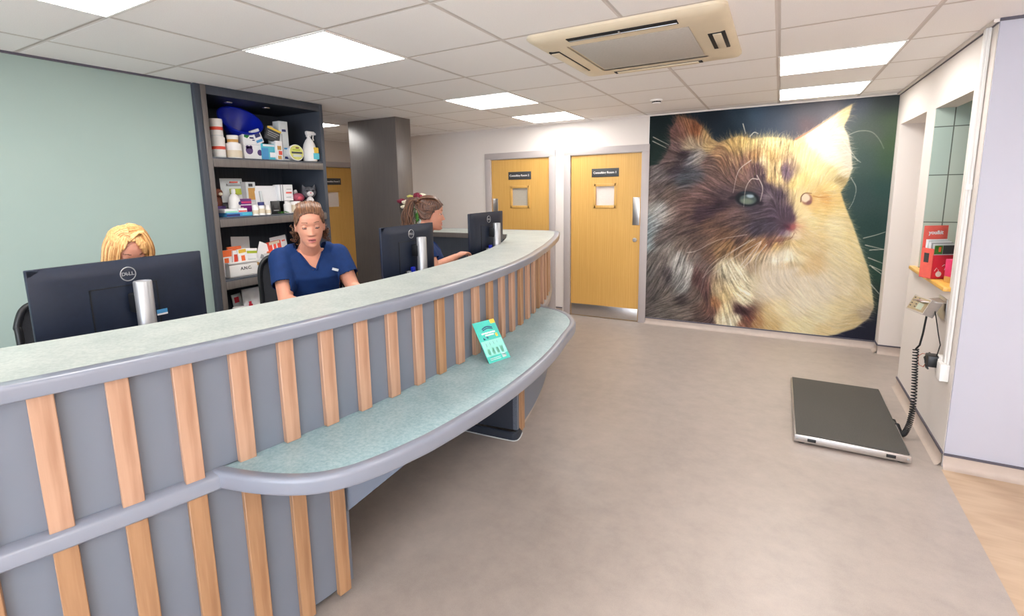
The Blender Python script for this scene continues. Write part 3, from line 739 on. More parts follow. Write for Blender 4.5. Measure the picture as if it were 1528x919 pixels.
# nosing all round the public edge
r = .010
nose = [(-.036, ZT), (-.036 + .004, ZT + .0015), (.002, ZT + .0015)] + [(.006 + r * math.sin(a), ZT + .0015 - r + r * math.cos(a)) for a in (0, .5, 1.0, PI / 2)] + [(.016, ZT - .012), (.016, ZT - .037), (.0145, ZT - .041), (.011, ZT - .043), (.006, ZT - .043), (-.036, ZT - .043)]
b = MB(); sweep(b, outer_full, nose, 'nosing'); 
sweep(b, [(.27, 2.54), (-.95, 2.54)], [(-.02, ZT), (0, ZT), (.004, ZT - .004), (.004, ZT - .05), (-.02, ZT - .05)], 'charcoal', side=-1)
b.build('counter_nosing', counter)
b = MB(); no = 90
Ao = resample(offset(outer_full, -.034), 200); Bo = resample(inner_full, 200)
# match the two edges by run: arc part, corner and return
def split(pts, test):
    for i, p in enumerate(pts):
        if test(p): return pts[:i + 1], pts[i:]
of = offset(outer_full, -.034)
o1, o2 = split(of, lambda p: p[1] > 2.93 and p[0] < .8)
i1, i2 = inner_full[:-2], inner_full[-2:]
o1, i1 = resample(o1, 90), resample(i1, 90)
ribbon(b, o1, i1, ZT, 'lam'); ribbon(b, o1, i1, ZT - .040, 'counter_grey')
o2, i2 = resample(o2, 40), resample([i1[-1]] + i2, 40)
ribbon(b, o2, i2, ZT, 'lam'); ribbon(b, o2, i2, ZT - .040, 'counter_grey')
ie = inner_full; vs = [(*p, ZT) for p in ie] + [(*p, ZT - .040) for p in ie]; n = len(ie)
b.add(vs, [(i, n + i, n + i + 1, i + 1) for i in range(n - 1)], 'lam')
e0, e1 = of[0], inner_full[0]; b.add([(*e0, ZT), (*e1, ZT), (*e1, ZT - .040), (*e0, ZT - .040)], [(0, 1, 2, 3)], 'lam', False)
b.build('countertop', counter)

# front panel: full height except for the knee space under the ledge
th = lambda k: -.166 + .0304 * (k - 6)
def spt(a, R=SR): return (SCX + R * math.cos(a), SCY + R * math.sin(a))
AE = .545
def panel(b, a0, a1, z0, z1, R0, R1, mt, n=40):
    A = arc(SCX, SCY, R0, a0, a1, n); B = arc(SCX, SCY, R1, a0, a1, n); m = n + 1
    vs = [(*p, z) for P_, z in ((A, z0), (A, z1), (B, z1), (B, z0)) for p in P_]
    fs = []
    for q in range(4):
        for i in range(n): fs.append((q * m + i, q * m + i + 1, ((q + 1) % 4) * m + i + 1, ((q + 1) % 4) * m + i))
    fs += [(0, m, 2 * m, 3 * m), (n, 3 * m + n, 2 * m + n, m + n)]
    b.add(vs, fs, mt)
RP = SR - .022
b = MB(); panel(b, A0 + .01, AE, ZL - .02, ZT - .040, RP - .03, RP, 'counter_grey', 60); 
p = spt(AE, RP); b.box((-.95, 2.955, .06), (p[0] - .01, 2.985, ZT - .040), 'counter_grey'); b.build('front_panel_upper', counter)
b = MB(); panel(b, A0 + .01, th(6) + .010, .06, ZL - .02, RP - .03, RP, 'counter_grey', 30); panel(b, A0 + .01, th(6) + .010, 0, .06, RP - .09, RP - .06, 'black_matt', 30)
b.build('front_panel_lower', counter)
b = MB(); panel(b, th(16) - .012, AE, .055, ZL - .02, RP - .03, RP, 'counter_grey', 40); panel(b, th(16) + .0, AE, 0, .055, RP - .05, RP - .02, 'skirt', 30)
b.build('front_panel_lower', counter)
# knee space: two cheeks and a dark back
def cheek(b, a, R0, R1, z0, z1, t, mt):
    p, q = spt(a, R0), spt(a, R1); nx, ny = -math.sin(a), math.cos(a)
    vs = [(p[0], p[1], z0), (q[0], q[1], z0), (q[0], q[1], z1), (p[0], p[1], z1)]; vs += [(x + nx * t, y + ny * t, z) for x, y, z in vs]
    b.add(vs, [(0, 1, 2, 3), (7, 6, 5, 4), (0, 4, 5, 1), (1, 5, 6, 2), (2, 6, 7, 3), (3, 7, 4, 0)], mt, False)
b = MB()
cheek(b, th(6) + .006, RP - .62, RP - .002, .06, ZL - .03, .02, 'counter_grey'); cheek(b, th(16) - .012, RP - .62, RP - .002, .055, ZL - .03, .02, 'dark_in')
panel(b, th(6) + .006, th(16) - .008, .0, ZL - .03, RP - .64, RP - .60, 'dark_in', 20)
b.build('knee_space', counter)
b = MB(); q0, q1 = spt(th(16) - .016, RP - .5), spt(th(16) - .020, RP + .004); q2 = spt(th(16) + .004, RP + .004); q3 = spt(th(16) + .01, RP - .5)
path = smooth_poly([q0, (q1[0] - .05, q1[1] - .012), q1, (q1[0] + .004, q1[1] + .05), q2], 2)
sweep(b, path, [(-.012, 0), (0, 0), (.0, .05), (-.006, .056), (-.012, .056)], 'dark_in'); sweep(b, path, [(-.001, .0), (.005, .0), (.005, .003), (-.001, .004)], 'pale'); b.build('plinth', counter)
# battens: upper pieces between nosing and rail, lower pieces under the rail
def batten(a, z0, z1, mt, name):
    w = .0265; p = spt(a, SR); tx, ty = -math.sin(a), math.cos(a); nx, ny = math.cos(a), math.sin(a)
    o = MB().box((-.001, -w, 0), (.0225, w, z1 - z0), mt, .002, 1).build(name, counter, (p[0] - nx * .0225, p[1] - ny * .0225, z0))
    o.rotation_euler = (0, 0, a); return o
for k in range(-4, 30):
    m1 = 'oak' if (k * 7) % 5 else 'oak_dark'
    on = 0 <= th(k) * 1000 + 204 and th(k) < .24           # stands on the ledge
    batten(th(k), ZL + .001 if (-.20 < th(k) < .235) else ZL - .006, ZT - .044, 'oak' if k < 8 or k % 3 == 0 else 'oak_dark' if k % 3 == 1 else 'oak', 'batten')
    if k <= 6 or k == 16: batten(th(k), .042, ZL - .058, 'oak_dark', 'batten')
# dado rail at ledge height, either side of the ledge
rail = [(-.0, ZL - .056), (.030, ZL - .056), (.036, ZL - .050), (.036, ZL - .016), (.030, ZL - .008), (.004, ZL), (-.0, ZL)]
b = MB(); sweep(b, arc(SCX, SCY, RP, A0 + .01, -.222, 30), rail, 'nosing'); b.build('dado_rail', counter)
b = MB(); sweep(b, arc(SCX, SCY, RP, .226, AE, 30), rail, 'nosing'); b.build('dado_rail', counter)
# ledge
near = [(1.10, -1.02), (1.155, -1.008), (1.25, -.985), (1.374, -.935), (1.464, -.863), (1.530, -.745)]
mid = arc(-2.15, .093, 3.79, math.asin(-.70 / 3.79), math.asin(.80 / 3.79), 24)
far = [(1.545, .99), (1.527, 1.09), (1.49, 1.195), (1.405, 1.325), (1.295, 1.415), (1.172, 1.456), (1.10, 1.47)]
lo_ = smooth_poly(near + mid[1:-1] + far, 2)
b = MB(); r = .012
lp = [(-.03, ZL), (-.026, ZL + .002), (-.008, ZL + .002)] + [(-.004 + r * math.sin(a), ZL + .002 - r + r * math.cos(a)) for a in (0, .5, 1.0, PI / 2)] + [(.008, ZL - .014), (.008, ZL - .046), (.005, ZL - .053), (.0, ZL - .056), (-.004, ZL - .056), (-.03, ZL - .056)]
sweep(b, lo_, lp, 'nosing'); b.build('ledge_nosing', counter)
lin_ = resample(offset(lo_, -.028), 80)
a_of = lambda p: math.atan2(p[1] - SCY, p[0] - SCX)
back = [spt(-.245 + (.238 + .245) * i / 80, RP - .004) for i in range(81)]
b = MB(); ribbon(b, lin_, back, ZL, 'lam_seat'); ribbon(b, lin_, back, ZL - .045, 'counter_grey'); b.build('ledge_top', counter)
# triangular bracket under the near end of the ledge, and its twin at the far end
def gusset(a, hz, reach, dirn, name='ledge_bracket'):
    b = MB(); t = .012; nx, ny = -math.sin(dirn), math.cos(dirn); vs = []; p0 = spt(a, RP)
    for s in (-t, t):
        for R, z in ((RP, ZL - .05), (RP + reach, ZL - .05), (RP, ZL - .05 - hz)):
            p = (p0[0] + (R - RP) * math.cos(dirn), p0[1] + (R - RP) * math.sin(dirn)); vs.append((p[0] + nx * s, p[1] + ny * s, z))
    b.add(vs, [(0, 1, 2), (5, 4, 3), (0, 3, 4, 1), (1, 4, 5, 2), (2, 5, 3, 0)], 'counter_grey', False); b.build(name, counter)
gusset(th(6) + .0105, .34, .37, .12); gusset(th(16) + .012, .30, .26, .14)
# return along the back: dark inner face and end
b = MB(); b.box((-.95, 2.56, .18), (.24, 2.59, ZT - .046), 'charcoal_blue'); b.box((-.95, 2.56, .18), (-.92, 3.0, ZT - .046), 'charcoal_blue')
Ai = arc(-3.828, .278, 4.72, A0 + .01, .49, 40)
vs = [(*p, z) for z in (.18, ZT - .046) for p in Ai]; b.add(vs, [(i, i + 1, 42 + i, 41 + i) for i in range(40)], 'charcoal_blue')
Ai2 = arc(-3.828, .278, 4.75, A0 + .01, .49, 40); vs = [(*p, z) for z in (.18, ZT - .046) for p in Ai2]; b.add(vs, [(41 + i, 42 + i, i + 1, i) for i in range(40)], 'charcoal_blue')
b.build('inner_panel', counter)

# staff desk behind the counter
desk = thing('staff_desk', 'dark curved work desk tucked behind the reception counter', 'desk', (0, 0, .18))
b = MB(); 
def desk_panel(b, a0, a1, R0, R1, z0, z1, mt, n=40):
    A = arc(-3.828, .278, R0, a0, a1, n); B = arc(-3.828, .278, R1, a0, a1, n); m = n + 1
    vs = [(*p, z) for P_, z in ((A, z0), (A, z1), (B, z1), (B, z0)) for p in P_]; fs = []
    for q in range(4):
        for i in range(n): fs.append((q * m + i, q * m + i + 1, ((q + 1) % 4) * m + i + 1, ((q + 1) % 4) * m + i))
    fs += [(0, m, 2 * m, 3 * m), (n, 3 * m + n, 2 * m + n, m + n)]; b.add(vs, fs, mt)
desk_panel(b, -.42, .47, 4.24, 4.70, .715, .74, 'charcoal_blue'); b.build('desk_top', desk)
for a in (-.42, -.14, .14, .44):
    b = MB(); p, q = (-3.828 + 4.30 * math.cos(a), .278 + 4.30 * math.sin(a)), (-3.828 + 4.41 * math.cos(a), .278 + 4.41 * math.sin(a))
    nx, ny = -math.sin(a) * .012, math.cos(a) * .012
    b.prism([(p[0] - nx, p[1] - ny), (q[0] - nx, q[1] - ny), (q[0] + nx, q[1] + ny), (p[0] + nx, p[1] + ny)], 0, .715, 'charcoal_blue'); b.build('desk_support', desk)

# column cased in charcoal laminate
b = MB(); b.box((-1.66, 2.41, .0), (-.972, 2.66, HC), 'charcoal', .004); b.box((-1.675, 2.425, 0), (-1.66, 2.645, HC), 'black_matt'); struct(b.build('wall_column_casing'))
# ---------------------------------------------------------------- monitors
def cr(P, t_):
    n = len(P) - 1; u = t_ * n; i = min(int(u), n - 1); f = u - i
    p0, p1, p2, p3 = P[max(i - 1, 0)], P[i], P[i + 1], P[min(i + 2, n)]
    return .5 * (2 * p1 + (p2 - p0) * f + (2 * p0 - 5 * p1 + 4 * p2 - p3) * f * f + (3 * p1 - p0 - 3 * p2 + p3) * f ** 3)
def monitor(label, loc, w, h, col_top, glint=True, stk=True, name='computer_monitor'):
    """loc = centre of the panel's back plane at desk level z; local x along the width, the back faces -y"""
    root = thing(name, label, 'monitor', loc, PI / 2, 'computer monitors along the counter')
    zt = col_top[1]; zb = zt - h
    b = MB()
    b.box((-w / 2, -.004, zb), (w / 2, .014, zt), 'mon', .004)
    # slightly domed back
    n = 14; vs = []; 
    for j in range(n + 1):
        for i in range(n + 1):
            u, v = i / n, j / n; e = min(u, 1 - u, v, 1 - v); d = .016 * (1 - math.exp(-e * 22))
            vs.append((-w / 2 + .004 + (w - .008) * u, -.004 - d, zb + .004 + (h - .008) * v))
    b.add(vs, [(j * (n + 1) + i, j * (n + 1) + i + 1, (j + 1) * (n + 1) + i + 1, (j + 1) * (n + 1) + i) for j in range(n) for i in range(n)], 'mon')
    sh = b.build('monitor_back', root)
    b = MB(); b.box((-w / 2 + .012, .0135, zb + .018), (w / 2 - .012, .0155, zt - .012), 'screen', .0008); b.build('screen', root)
    b = MB()
    for i in range(70): x = -w / 2 + .03 + (w - .06) * i / 69; b.box((x - .0022, -.002, zt - .001), (x + .0022, .008, zt + .0006), 'black')
    b.build('vent_grille', root)
    # round logo
    b = MB(); lz = zt - .056; R = .0265
    ring = [(R * math.cos(a) , -.0212, lz + R * math.sin(a)) for a in [2 * PI * i / 40 for i in range(41)]]
    b.tube(ring, .0019, 'silver', 8, caps=False)
    b.text('D', .019, frameM((-.0155, -.0208, lz), (1, 0, 0), (0, 0, 1), (0, -1, 0)), 'silver', bold=.0006)
    b.text('E', .017, frameM((-.0045, -.0208, lz), (math.cos(.7), 0, math.sin(.7)), (-math.sin(.7), 0, math.cos(.7)), (0, -1, 0)), 'silver', bold=.0006)
    b.text('L', .019, frameM((.0065, -.0208, lz), (1, 0, 0), (0, 0, 1), (0, -1, 0)), 'silver', bold=.0006)
    b.text('L', .019, frameM((.0165, -.0208, lz), (1, 0, 0), (0, 0, 1), (0, -1, 0)), 'silver', bold=.0006)
    b.build('logo', root)
    cx, ct = col_top[0], zt - col_top[2]
    st = MB(); st.lathe([(.0, 0), (.0315, 0), (.0315, ct - .004), (.029, ct), (.027, ct), (.027, ct - .004), (0, ct - .004)], 'silver', 32, (cx, -.078, 0)); st.build('stand_column', root)
    b = MB(); b.box((cx - .03, -.075, zb + h * .40), (cx + .03, -.012, zb + h * .62), 'black', .006); b.build('stand_neck', root)
    b = MB(); b.box((cx - .13, -.17, 0), (cx + .13, .03, .012), 'silver', .005); b.build('stand_base', root)
    b = MB(); b.box((cx - .155, -.0215, zb + .004), (cx - .15, -.02, zt - .10), 'black'); b.box((cx + .075, -.0215, zb + .004), (cx + .08, -.02, zt - .10), 'black'); b.box((cx - .155, -.0215, zt - .102), (cx + .08, -.02, zt - .098), 'black'); b.build('cover_seam', root)
    if stk:
        b = MB(); b.box((.085, -.0222, zb + .102), (.126, -.0202, zb + .125), 'bluep', .0005); b.box((.085, -.0226, zb + .102), (.126, -.0208, zb + .109), 'paper'); b.build('sticker', root)
    else:
        b = MB(); b.box((cx - .105, -.036, zb + .022), (cx - .035, -.02, zb + .05), 'black', .003); b.box((cx - .072, -.06, zb + .03), (cx - .046, -.036, zb + .072), 'blue', .004); b.box((cx - .11, -.055, zb + .025), (cx - .085, -.036, zb + .05), 'silver', .002)
        b.build('cable_plug', root)
        b = MB(); b.tube([(cx - .06, -.048, zb + .035), (cx - .06, -.055, zb - .02), (cx - .03, -.06, zb - .08), (cx - .01, -.05, .03)], .004, 'black', 8); b.build('cable', root)
    return root
monitor('nearest and largest black computer monitor, seen from behind in front of the blonde person', (.40, -.88, .92), .60, .345, (.02, .455, .082))
monitor('middle black computer monitor seen from behind, left of the dark-haired person in profile', (.565, .662, .92), .52, .335, (.03, .482, .078), stk=False)
monitor('furthest black computer monitor seen from behind, near the far end of the counter', (.545, 1.69, .92), .54, .335, (.03, .512, .088), stk=False)

# ---------------------------------------------------------------- office chairs
def make_chair(label, loc, rz, back_h):
    """local: sitter looks along +x"""
    root = thing('office_chair', label, 'chair', loc, rz, 'office chairs behind the counter')
    b = MB(); b.box((-.24, -.245, .445), (.25, .245, .505), 'black_matt', .03, 3); b.build('seat', root)
    b = MB(); zt = back_h; hw = .235
    loop = [(-.27, -hw + .03, .56), (-.285, -hw, .66), (-.30, -hw, .80), (-.305, -hw, zt - .10), (-.305, -hw + .03, zt - .025), (-.305, -hw + .09, zt), (-.305, 0, zt + .008), (-.305, hw - .09, zt), (-.305, hw - .03, zt - .025), (-.305, hw, zt - .10), (-.30, hw, .80), (-.285, hw, .66), (-.27, hw - .03, .56), (-.27, 0, .545), (-.27, -hw + .03, .56)]
    LP = [V(p) for p in loop]; b.tube([cr(LP, i / 90) for i in range(91)], .016, 'black', 10, caps=False); b.build('back_frame', root)
    b = MB(); n = 12; vs = []
    for j in range(n + 1):
        for i in range(n + 1):
            u, v = i / n, j / n; e = .02 if (j in (0, n)) else 0
            y = (-hw + .012 + e) + (2 * hw - .024 - 2 * e) * u; z = .565 + (zt - .575) * v; x = -.272 - .033 * min(1, v * 1.6) - .02 * math.sin(PI * u)
            vs.append((x, y, z))
    k = (n + 1) ** 2; vs += [(x - .004, y, z) for x, y, z in vs]
    f = [(j * (n + 1) + i, j * (n + 1) + i + 1, (j + 1) * (n + 1) + i + 1, (j + 1) * (n + 1) + i) for j in range(n) for i in range(n)]
    b.add(vs, f + [tuple(q + k for q in reversed(a)) for a in f], 'mesh'); b.build('mesh_back', root)
    b = MB(); b.tube([(-.275, 0, .56), (-.27, 0, .48), (-.15, 0, .43), (0, 0, .43)], .022, 'black', 10); b.build('back_support', root)
    b = MB(); b.cyl((0, 0, .10), (0, 0, .30), .028, 'black', seg=16); b.cyl((0, 0, .30), (0, 0, .44), .018, 'steel', seg=16); b.build('gas_post', root)
    for i in range(5):
        a = 2 * PI * i / 5 + .3; c, s = math.cos(a), math.sin(a)
        b = MB(); b.tube([(0, 0, .11), (.15 * c, .15 * s, .10), (.29 * c, .29 * s, .075)], [.026, .022, .016], 'black', 10); lg = b.build('base_leg', root)
        b = MB(); 
        for q in (-.014, .014): b.cyl((.29 * c - s * (q - .008), .29 * s + c * (q - .008), .028), (.29 * c - s * (q + .008), .29 * s + c * (q + .008), .028), .028, 'black_matt', seg=16)
        b.cyl((.29 * c, .29 * s, .03), (.29 * c, .29 * s, .08), .007, 'black', seg=8); b.build('caster', lg)
    return root
make_chair('black office chair behind the blonde person and the nearest monitor', (-.27, -.70, .18), .05, .925)
make_chair('black mesh-backed office chair beside the bookcase, behind the person looking down', (.075, .235, .18), math.atan2(-.53, .85), 1.03)
make_chair('office chair under the dark-haired person at the far end of the counter', (.10, 1.0, .18), math.atan2(.6, .8), .90)

# ---------------------------------------------------------------- bookcase and everything on it
bc = thing('bookcase', 'tall slate-grey open bookcase filled with products, set at the end of the green wall', 'bookcase', (-1.0, .302, 0))
W = 1.148; D = .62
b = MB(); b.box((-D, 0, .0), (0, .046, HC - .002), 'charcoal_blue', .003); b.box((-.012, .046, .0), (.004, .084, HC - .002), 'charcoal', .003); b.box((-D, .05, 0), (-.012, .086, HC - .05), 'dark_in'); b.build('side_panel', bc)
b = MB(); b.box((-D, W - .038, 0), (0, W, HC - .002), 'charcoal_blue', .003); b.build('side_panel', bc)
b = MB(); b.box((-D, .05, 0), (-D + .05, W - .03, HC - .002), 'charcoal_blue'); b.build('back_panel', bc)
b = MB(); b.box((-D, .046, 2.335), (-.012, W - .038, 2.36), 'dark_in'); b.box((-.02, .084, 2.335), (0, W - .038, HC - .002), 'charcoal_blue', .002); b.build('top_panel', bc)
b = MB()
for y in (.38, .72): b.lathe([(0, 2.329), (.03, 2.329), (.032, 2.335), (0, 2.335)], 'steel', 20, (-.2, y, 0)); 
b.build('downlight', bc)
SH = (1.893, 1.447, .972, .56)
for z in SH:
    b = MB(); b.box((-D + .05, .086, z - .024), (-.006, W - .038, z), 'charcoal_blue', .002); b.box((-.012, .086, z - .072), (.004, W - .038, z - .012), 'charcoal', .003); b.build('shelf', bc)

def put(name, label, cat, x, y, z, group=None, rz=0., rot=None): return thing(name, label, cat, (x, y, z), rz, group, rot)
FX = PI / 2  # items are modelled facing -y, then turned to face +x
def tub(name, label, r, h, x, y, z, lid, bands, group=None, lidh=.25):
    t = put(name, label, 'tub', x, y, z, group)
    b = MB(); b.lathe([(0, 0), (r * .93, 0), (r * .95, .004), (r * .97, h * (1 - lidh)), (0, h * (1 - lidh))], 'white', 28)
    for z0, z1, mt in bands: b.lathe([(r * .955, h * z0), (r * .965, h * z0), (r * .98, h * z1), (r * .955, h * z1)], mt, 28, caps=False)
    b.build('tub_body', t)
    b = MB(); b.lathe([(0, h * (1 - lidh)), (r, h * (1 - lidh)), (r, h * .96), (r * .96, h), (0, h)], lid, 28); b.build('lid', t); return t
def carton(name, label, cat, x, y, z, w, d, h, mt, panels=(), rz=FX, rot=None, group=None, extra=None):
    """box w wide, d deep, h high; panels = (x0,x1,z0,z1,mat) as fractions of the front (faces -y before turning)"""
    t = put(name, label, cat, x, y, z, group, rz, rot)
    b = MB(); b.box((-w / 2, 0, 0), (w / 2, d, h), mt, .002)
    for x0, x1, z0, z1, m_ in panels: b.box((-w / 2 + w * x0, -.0008, h * z0), (-w / 2 + w * x1, .0005, h * z1), m_)
    if extra: extra(b)
    b.build('carton', t); return t
def text_on(t, txt, size, x, z, mt, y=-.0012, bold=.0006): MB().text(txt, size, frameM((x, y, z), (1, 0, 0), (0, 0, 1), (0, -1, 0)), mt, bold=bold).build('lettering', t)

Z1, Z2, Z3, Z4 = SH
tub('lidded_tub', 'lower of two stacked red-banded white tubs at the left of the top shelf', .05, .158, -1.14, .528, Z1, 'white', [(.42, .56, 'redor'), (.06, .1, 'pale')], 'stacked red-banded tubs', .2)
tub('lidded_tub', 'upper of two stacked red-banded white tubs at the left of the top shelf', .046, .135, -1.14, .526, Z1 + .158, 'white', [(.38, .56, 'redor'), (.06, .1, 'pale')], 'stacked red-banded tubs', .2)
t = tub('lidded_tub', 'wider white tub with orange label, under a smaller tub on the top shelf', .06, .118, -1.13, .645, Z1, 'white', [(.1, .55, 'cream')], None, .22)
tub('lidded_tub', 'small white tub standing on a wider tub on the top shelf', .042, .062, -1.13, .643, Z1 + .118, 'white', [(.15, .5, 'tan')], None, .4)
t = put('glass_jar', 'black squat bottle between the small tubs and the dog-picture box, top shelf', 'bottle', -1.22, .715, Z1)
MB().lathe([(0, 0), (.032, 0), (.034, .01), (.034, .10), (.022, .13), (.02, .14), (0, .14)], 'black', 20).build('bottle_body', t); MB().lathe([(0, .14), (.023, .14), (.023, .185), (0, .187)], 'darkgrey', 20).build('cap', t)
# blue cone bowl tilted forward
t = put('cone_collar', 'blue plastic pet cone tipped forward at the back of the top shelf', 'pet cone', -1.32, .80, 2.10, rot=V((0, 0, 1)).rotation_difference(V((.665, -.09, .725))).to_euler())
b = MB(); b.lathe([(.065, 0), (.166, .150), (.170, .153), (.168, .146), (.070, -.004), (.065, 0)], 'blue', 48, caps=False); b.build('cone_wall', t)
b = MB(); b.lathe([(.165, .149), (.174, .149), (.174, .157), (.165, .157), (.165, .149)], 'blue', 48, caps=False); b.build('rim', t)
t = put('display_stand', 'dark stand that holds up the blue cone on the top shelf', 'stand', -1.33, .74, Z1); MB().lathe([(0, 0), (.07, 0), (.07, .012), (.03, .02), (.028, .15), (.06, .17), (0, .17)], 'black', 20).build('post', t)
def clover_dog(b):
    for x, z, r_ in ((-.035, .075, .032), (-.05, .10, .014), (-.02, .10, .014), (.06, .06, .024)): b.lathe([(0, 0), (r_, 0), (r_, .001), (0, .001)], 'violet', 20, (x, -.001, z), (0, -1, 0))
    for x, z in ((-.062, .185), (-.05, .197), (-.048, .18), (-.038, .19)): b.lathe([(0, 0), (.011, 0), (.011, .0012), (0, .0012)], 'green', 14, (x, -.001, z), (0, -1, 0))
carton('product_box', 'white box with a green clover and a dark dog picture, standing on the top shelf', 'box', -1.13, .815, Z1, .165, .06, .215, 'paper', [(.36, .9, .78, .84, 'navyp'), (.5, .9, .71, .75, 'navyp'), (.1, .9, .55, .575, 'pale')], extra=clover_dog)
carton('product_box', 'small white box with navy print tilted over on top of the blue box, top shelf', 'box', -1.125, .885, Z1 + .135, .075, .035, .115, 'paper', [(.2, .85, .45, .8, 'navyp'), (.1, .9, .1, .28, 'bluep')], rot=(0, -.38, FX))
carton('product_box', 'dark box with a yellow top edge propped at an angle on the top shelf', 'box', -1.12, .995, Z1 + .165, .135, .03, .105, 'darkgrey', [(0, 1, .84, 1, 'yellow'), (.1, .9, .6, .66, 'greyp'), (.1, .8, .45, .5, 'greyp'), (.1, .7, .3, .35, 'greyp')], rot=(0, .30, FX))
carton('product_box', 'light blue cubic box in the middle of the top shelf', 'box', -1.12, .955, Z1, .135, .1, .135, 'cyan', [(0, .45, 0, .75, 'bluep'), (.1, .9, .85, .97, 'paper'), (.55, .95, .2, .5, 'paper')])
carton('product_box', 'narrow white box with an orange swirl beside the tall carton, top shelf', 'box', -1.10, 1.042, Z1, .062, .06, .165, 'paper', [(.2, .8, .55, .75, 'tan'), (.35, .9, .3, .5, 'redor'), (.2, .75, .08, .25, 'tan')])
t = carton('product_box', 'tall slim pale carton with blue lettering, tallest thing on the top shelf', 'carton', -1.12, 1.115, Z1, .088, .08, .335, 'pale', [(.3, .75, .74, .8, 'navyp'), (.2, .3, .1, .68, 'greyp'), (.4, .8, .3, .34, 'bluep'), (.4, .8, .06, .12, 'navyp')])
t = put('aerosol_can', 'white spray can behind the dark tilted box on the top shelf', 'can', -1.22, 1.065, Z1)
MB().lathe([(0, 0), (.03, 0), (.03, .24), (.024, .255), (0, .255)], 'pale', 24).build('can_body', t); MB().lathe([(0, .255), (.026, .255), (.026, .29), (.016, .30), (0, .30)], 'white', 20).build('cap', t)
t = put('round_tin', 'round white tin standing on edge with a picture lid, right half of the top shelf', 'tin', -1.10, 1.195, Z1 + .071)
MB().lathe([(0, -.03), (.066, -.03), (.07, -.02), (.07, .03), (0, .03)], 'white', 36, axis=(1, -.12, .12)).build('tin_body', t)
b = MB(); ax = V((1, -.12, .12)).normalized()
b.lathe([(0, .0302), (.063, .0302), (.063, .034), (0, .034)], 'petal_y', 36, axis=ax)
for (y, z, w_, h_, mt) in ((0, .022, .07, .012, 'lime'), (.0, -.002, .1, .016, 'darkgrey'), (0, -.028, .08, .02, 'pale'), (.01, .04, .03, .01, 'brown')): b.box((.034, y - w_ / 2, z - h_ / 2), (.037, y + w_ / 2, z + h_ / 2), mt, rot=(0, -.12, -.12), piv=(0, 0, 0))
b.build('lid', t)
t = put('spray_bottle', 'white trigger spray bottle with yellow and blue label, right end of top shelf', 'bottle', -1.07, 1.335, Z1, rz=FX)
MB().prism([(-.045, -.028), (.045, -.028), (.052, -.018), (.052, .018), (.045, .028), (-.045, .028), (-.052, .018), (-.052, -.018)], 0, .01, 'white').lathe([(.058, .004), (.060, .012), (.060, .10), (.05, .15), (.03, .19), (.017, .205), (.017, .22), (0, .22)], 'white', 28).build('bottle_body', t)
b = MB(); b.box((-.018, -.018, .22), (.018, .018, .236), 'white', .004); b.box((-.03, -.014, .234), (.062, .014, .268), 'white', .008); b.box((.058, -.008, .238), (.078, .008, .258), 'white', .003); b.tube([(.05, 0, .236), (.046, 0, .21), (.052, 0, .19)], .006, 'white', 8); b.build('trigger', t)
b = MB(); b.box((-.012, -.064, .02), (.052, -.04, .075), 'cyan', .006); b.box((-.004, -.063, .075), (.048, -.04, .125), 'yellow', .006); b.build('label', t)

# second shelf
t = put('plush_toy', 'dark brown and purple soft toy at the far left of the second shelf', 'soft toy', -1.2, .50, Z2 + .085)
b = MB(); b.ball((0, 0, .03), (.045, .045, .055), 'brown', rot=(.3, 0, 0)); b.ball((.02, .01, .10), (.034, .036, .034), 'brown'); b.build('toy_body', t); b = MB(); b.ball((.05, .012, .092), (.014, .016, .012), 'petal_w'); b.ball((.03, -.03, .02), (.026, .02, .03), 'violet'); b.build('toy_face', t)
t = put('toy_box', 'violet box under the brown soft toy on the second shelf', 'box', -1.2, .50, Z2); MB().box((-.045, -.045, 0), (.045, .05, .084), 'violet', .004).build('carton', t)
def pouch(name, label, x, y, z, w, h, d, mt, panels, rot):
    t = put(name, label, 'bag', x, y, z, None, 0, rot); b = MB(); n = 10; vs = []
    for s in (-1, 1):
        for j in range(n + 1):
            for i in range(n + 1):
                u, v = i / n, j / n; th_ = d / 2 * (math.sin(PI * u) ** .6) * (1 - v ** 3) * s
                vs.append(((u - .5) * w, th_ + .012 * (1 - v), v * h))
    m = (n + 1) ** 2; f = [(j * (n + 1) + i, j * (n + 1) + i + 1, (j + 1) * (n + 1) + i + 1, (j + 1) * (n + 1) + i) for j in range(n) for i in range(n)]
    b.add(vs, f + [tuple(m + q for q in reversed(a)) for a in f], mt)
    for x0, x1, z0, z1, m_ in panels: b.box((-w / 2 + w * x0, -d * .5 - .002, h * z0), (-w / 2 + w * x1, -d * .38, h * z1), m_, .001)
    b.build('pouch', t); return t
carton('product_box', 'grey carton at the back of the second shelf, under the green-labelled bag', 'box', -1.24, .655, Z2, .15, .08, .11, 'greyp')
pouch('foil_bag', 'silver-grey bag with a lime green label, standing high at the left of the second shelf', -1.20, .655, Z2 + .11, .19, .19, .05, 'pale', [(.3, .8, .3, .55, 'lime'), (.2, .8, .68, .76, 'greyp'), (.35, .7, .8, .85, 'redor')], (-.12, 0, FX))
t = put('pump_bottle', 'plump white plastic bottle with a dark blue round logo on the second shelf', 'bottle', -1.10, .585, Z2 + .062)
MB().lathe([(0, 0), (.04, 0), (.043, .01), (.043, .065), (.034, .095), (.014, .115), (.014, .12), (0, .12)], 'white', 28).build('bottle_body', t); MB().lathe([(0, .12), (.017, .12), (.016, .15), (0, .152)], 'white', 20).build('cap', t)
b = MB(); b.lathe([(0, .0425), (.014, .0425), (.014, .0445), (0, .0445)], 'navyp', 20, (0, .012, .04), (1, .2, 0)); b.build('label', t)
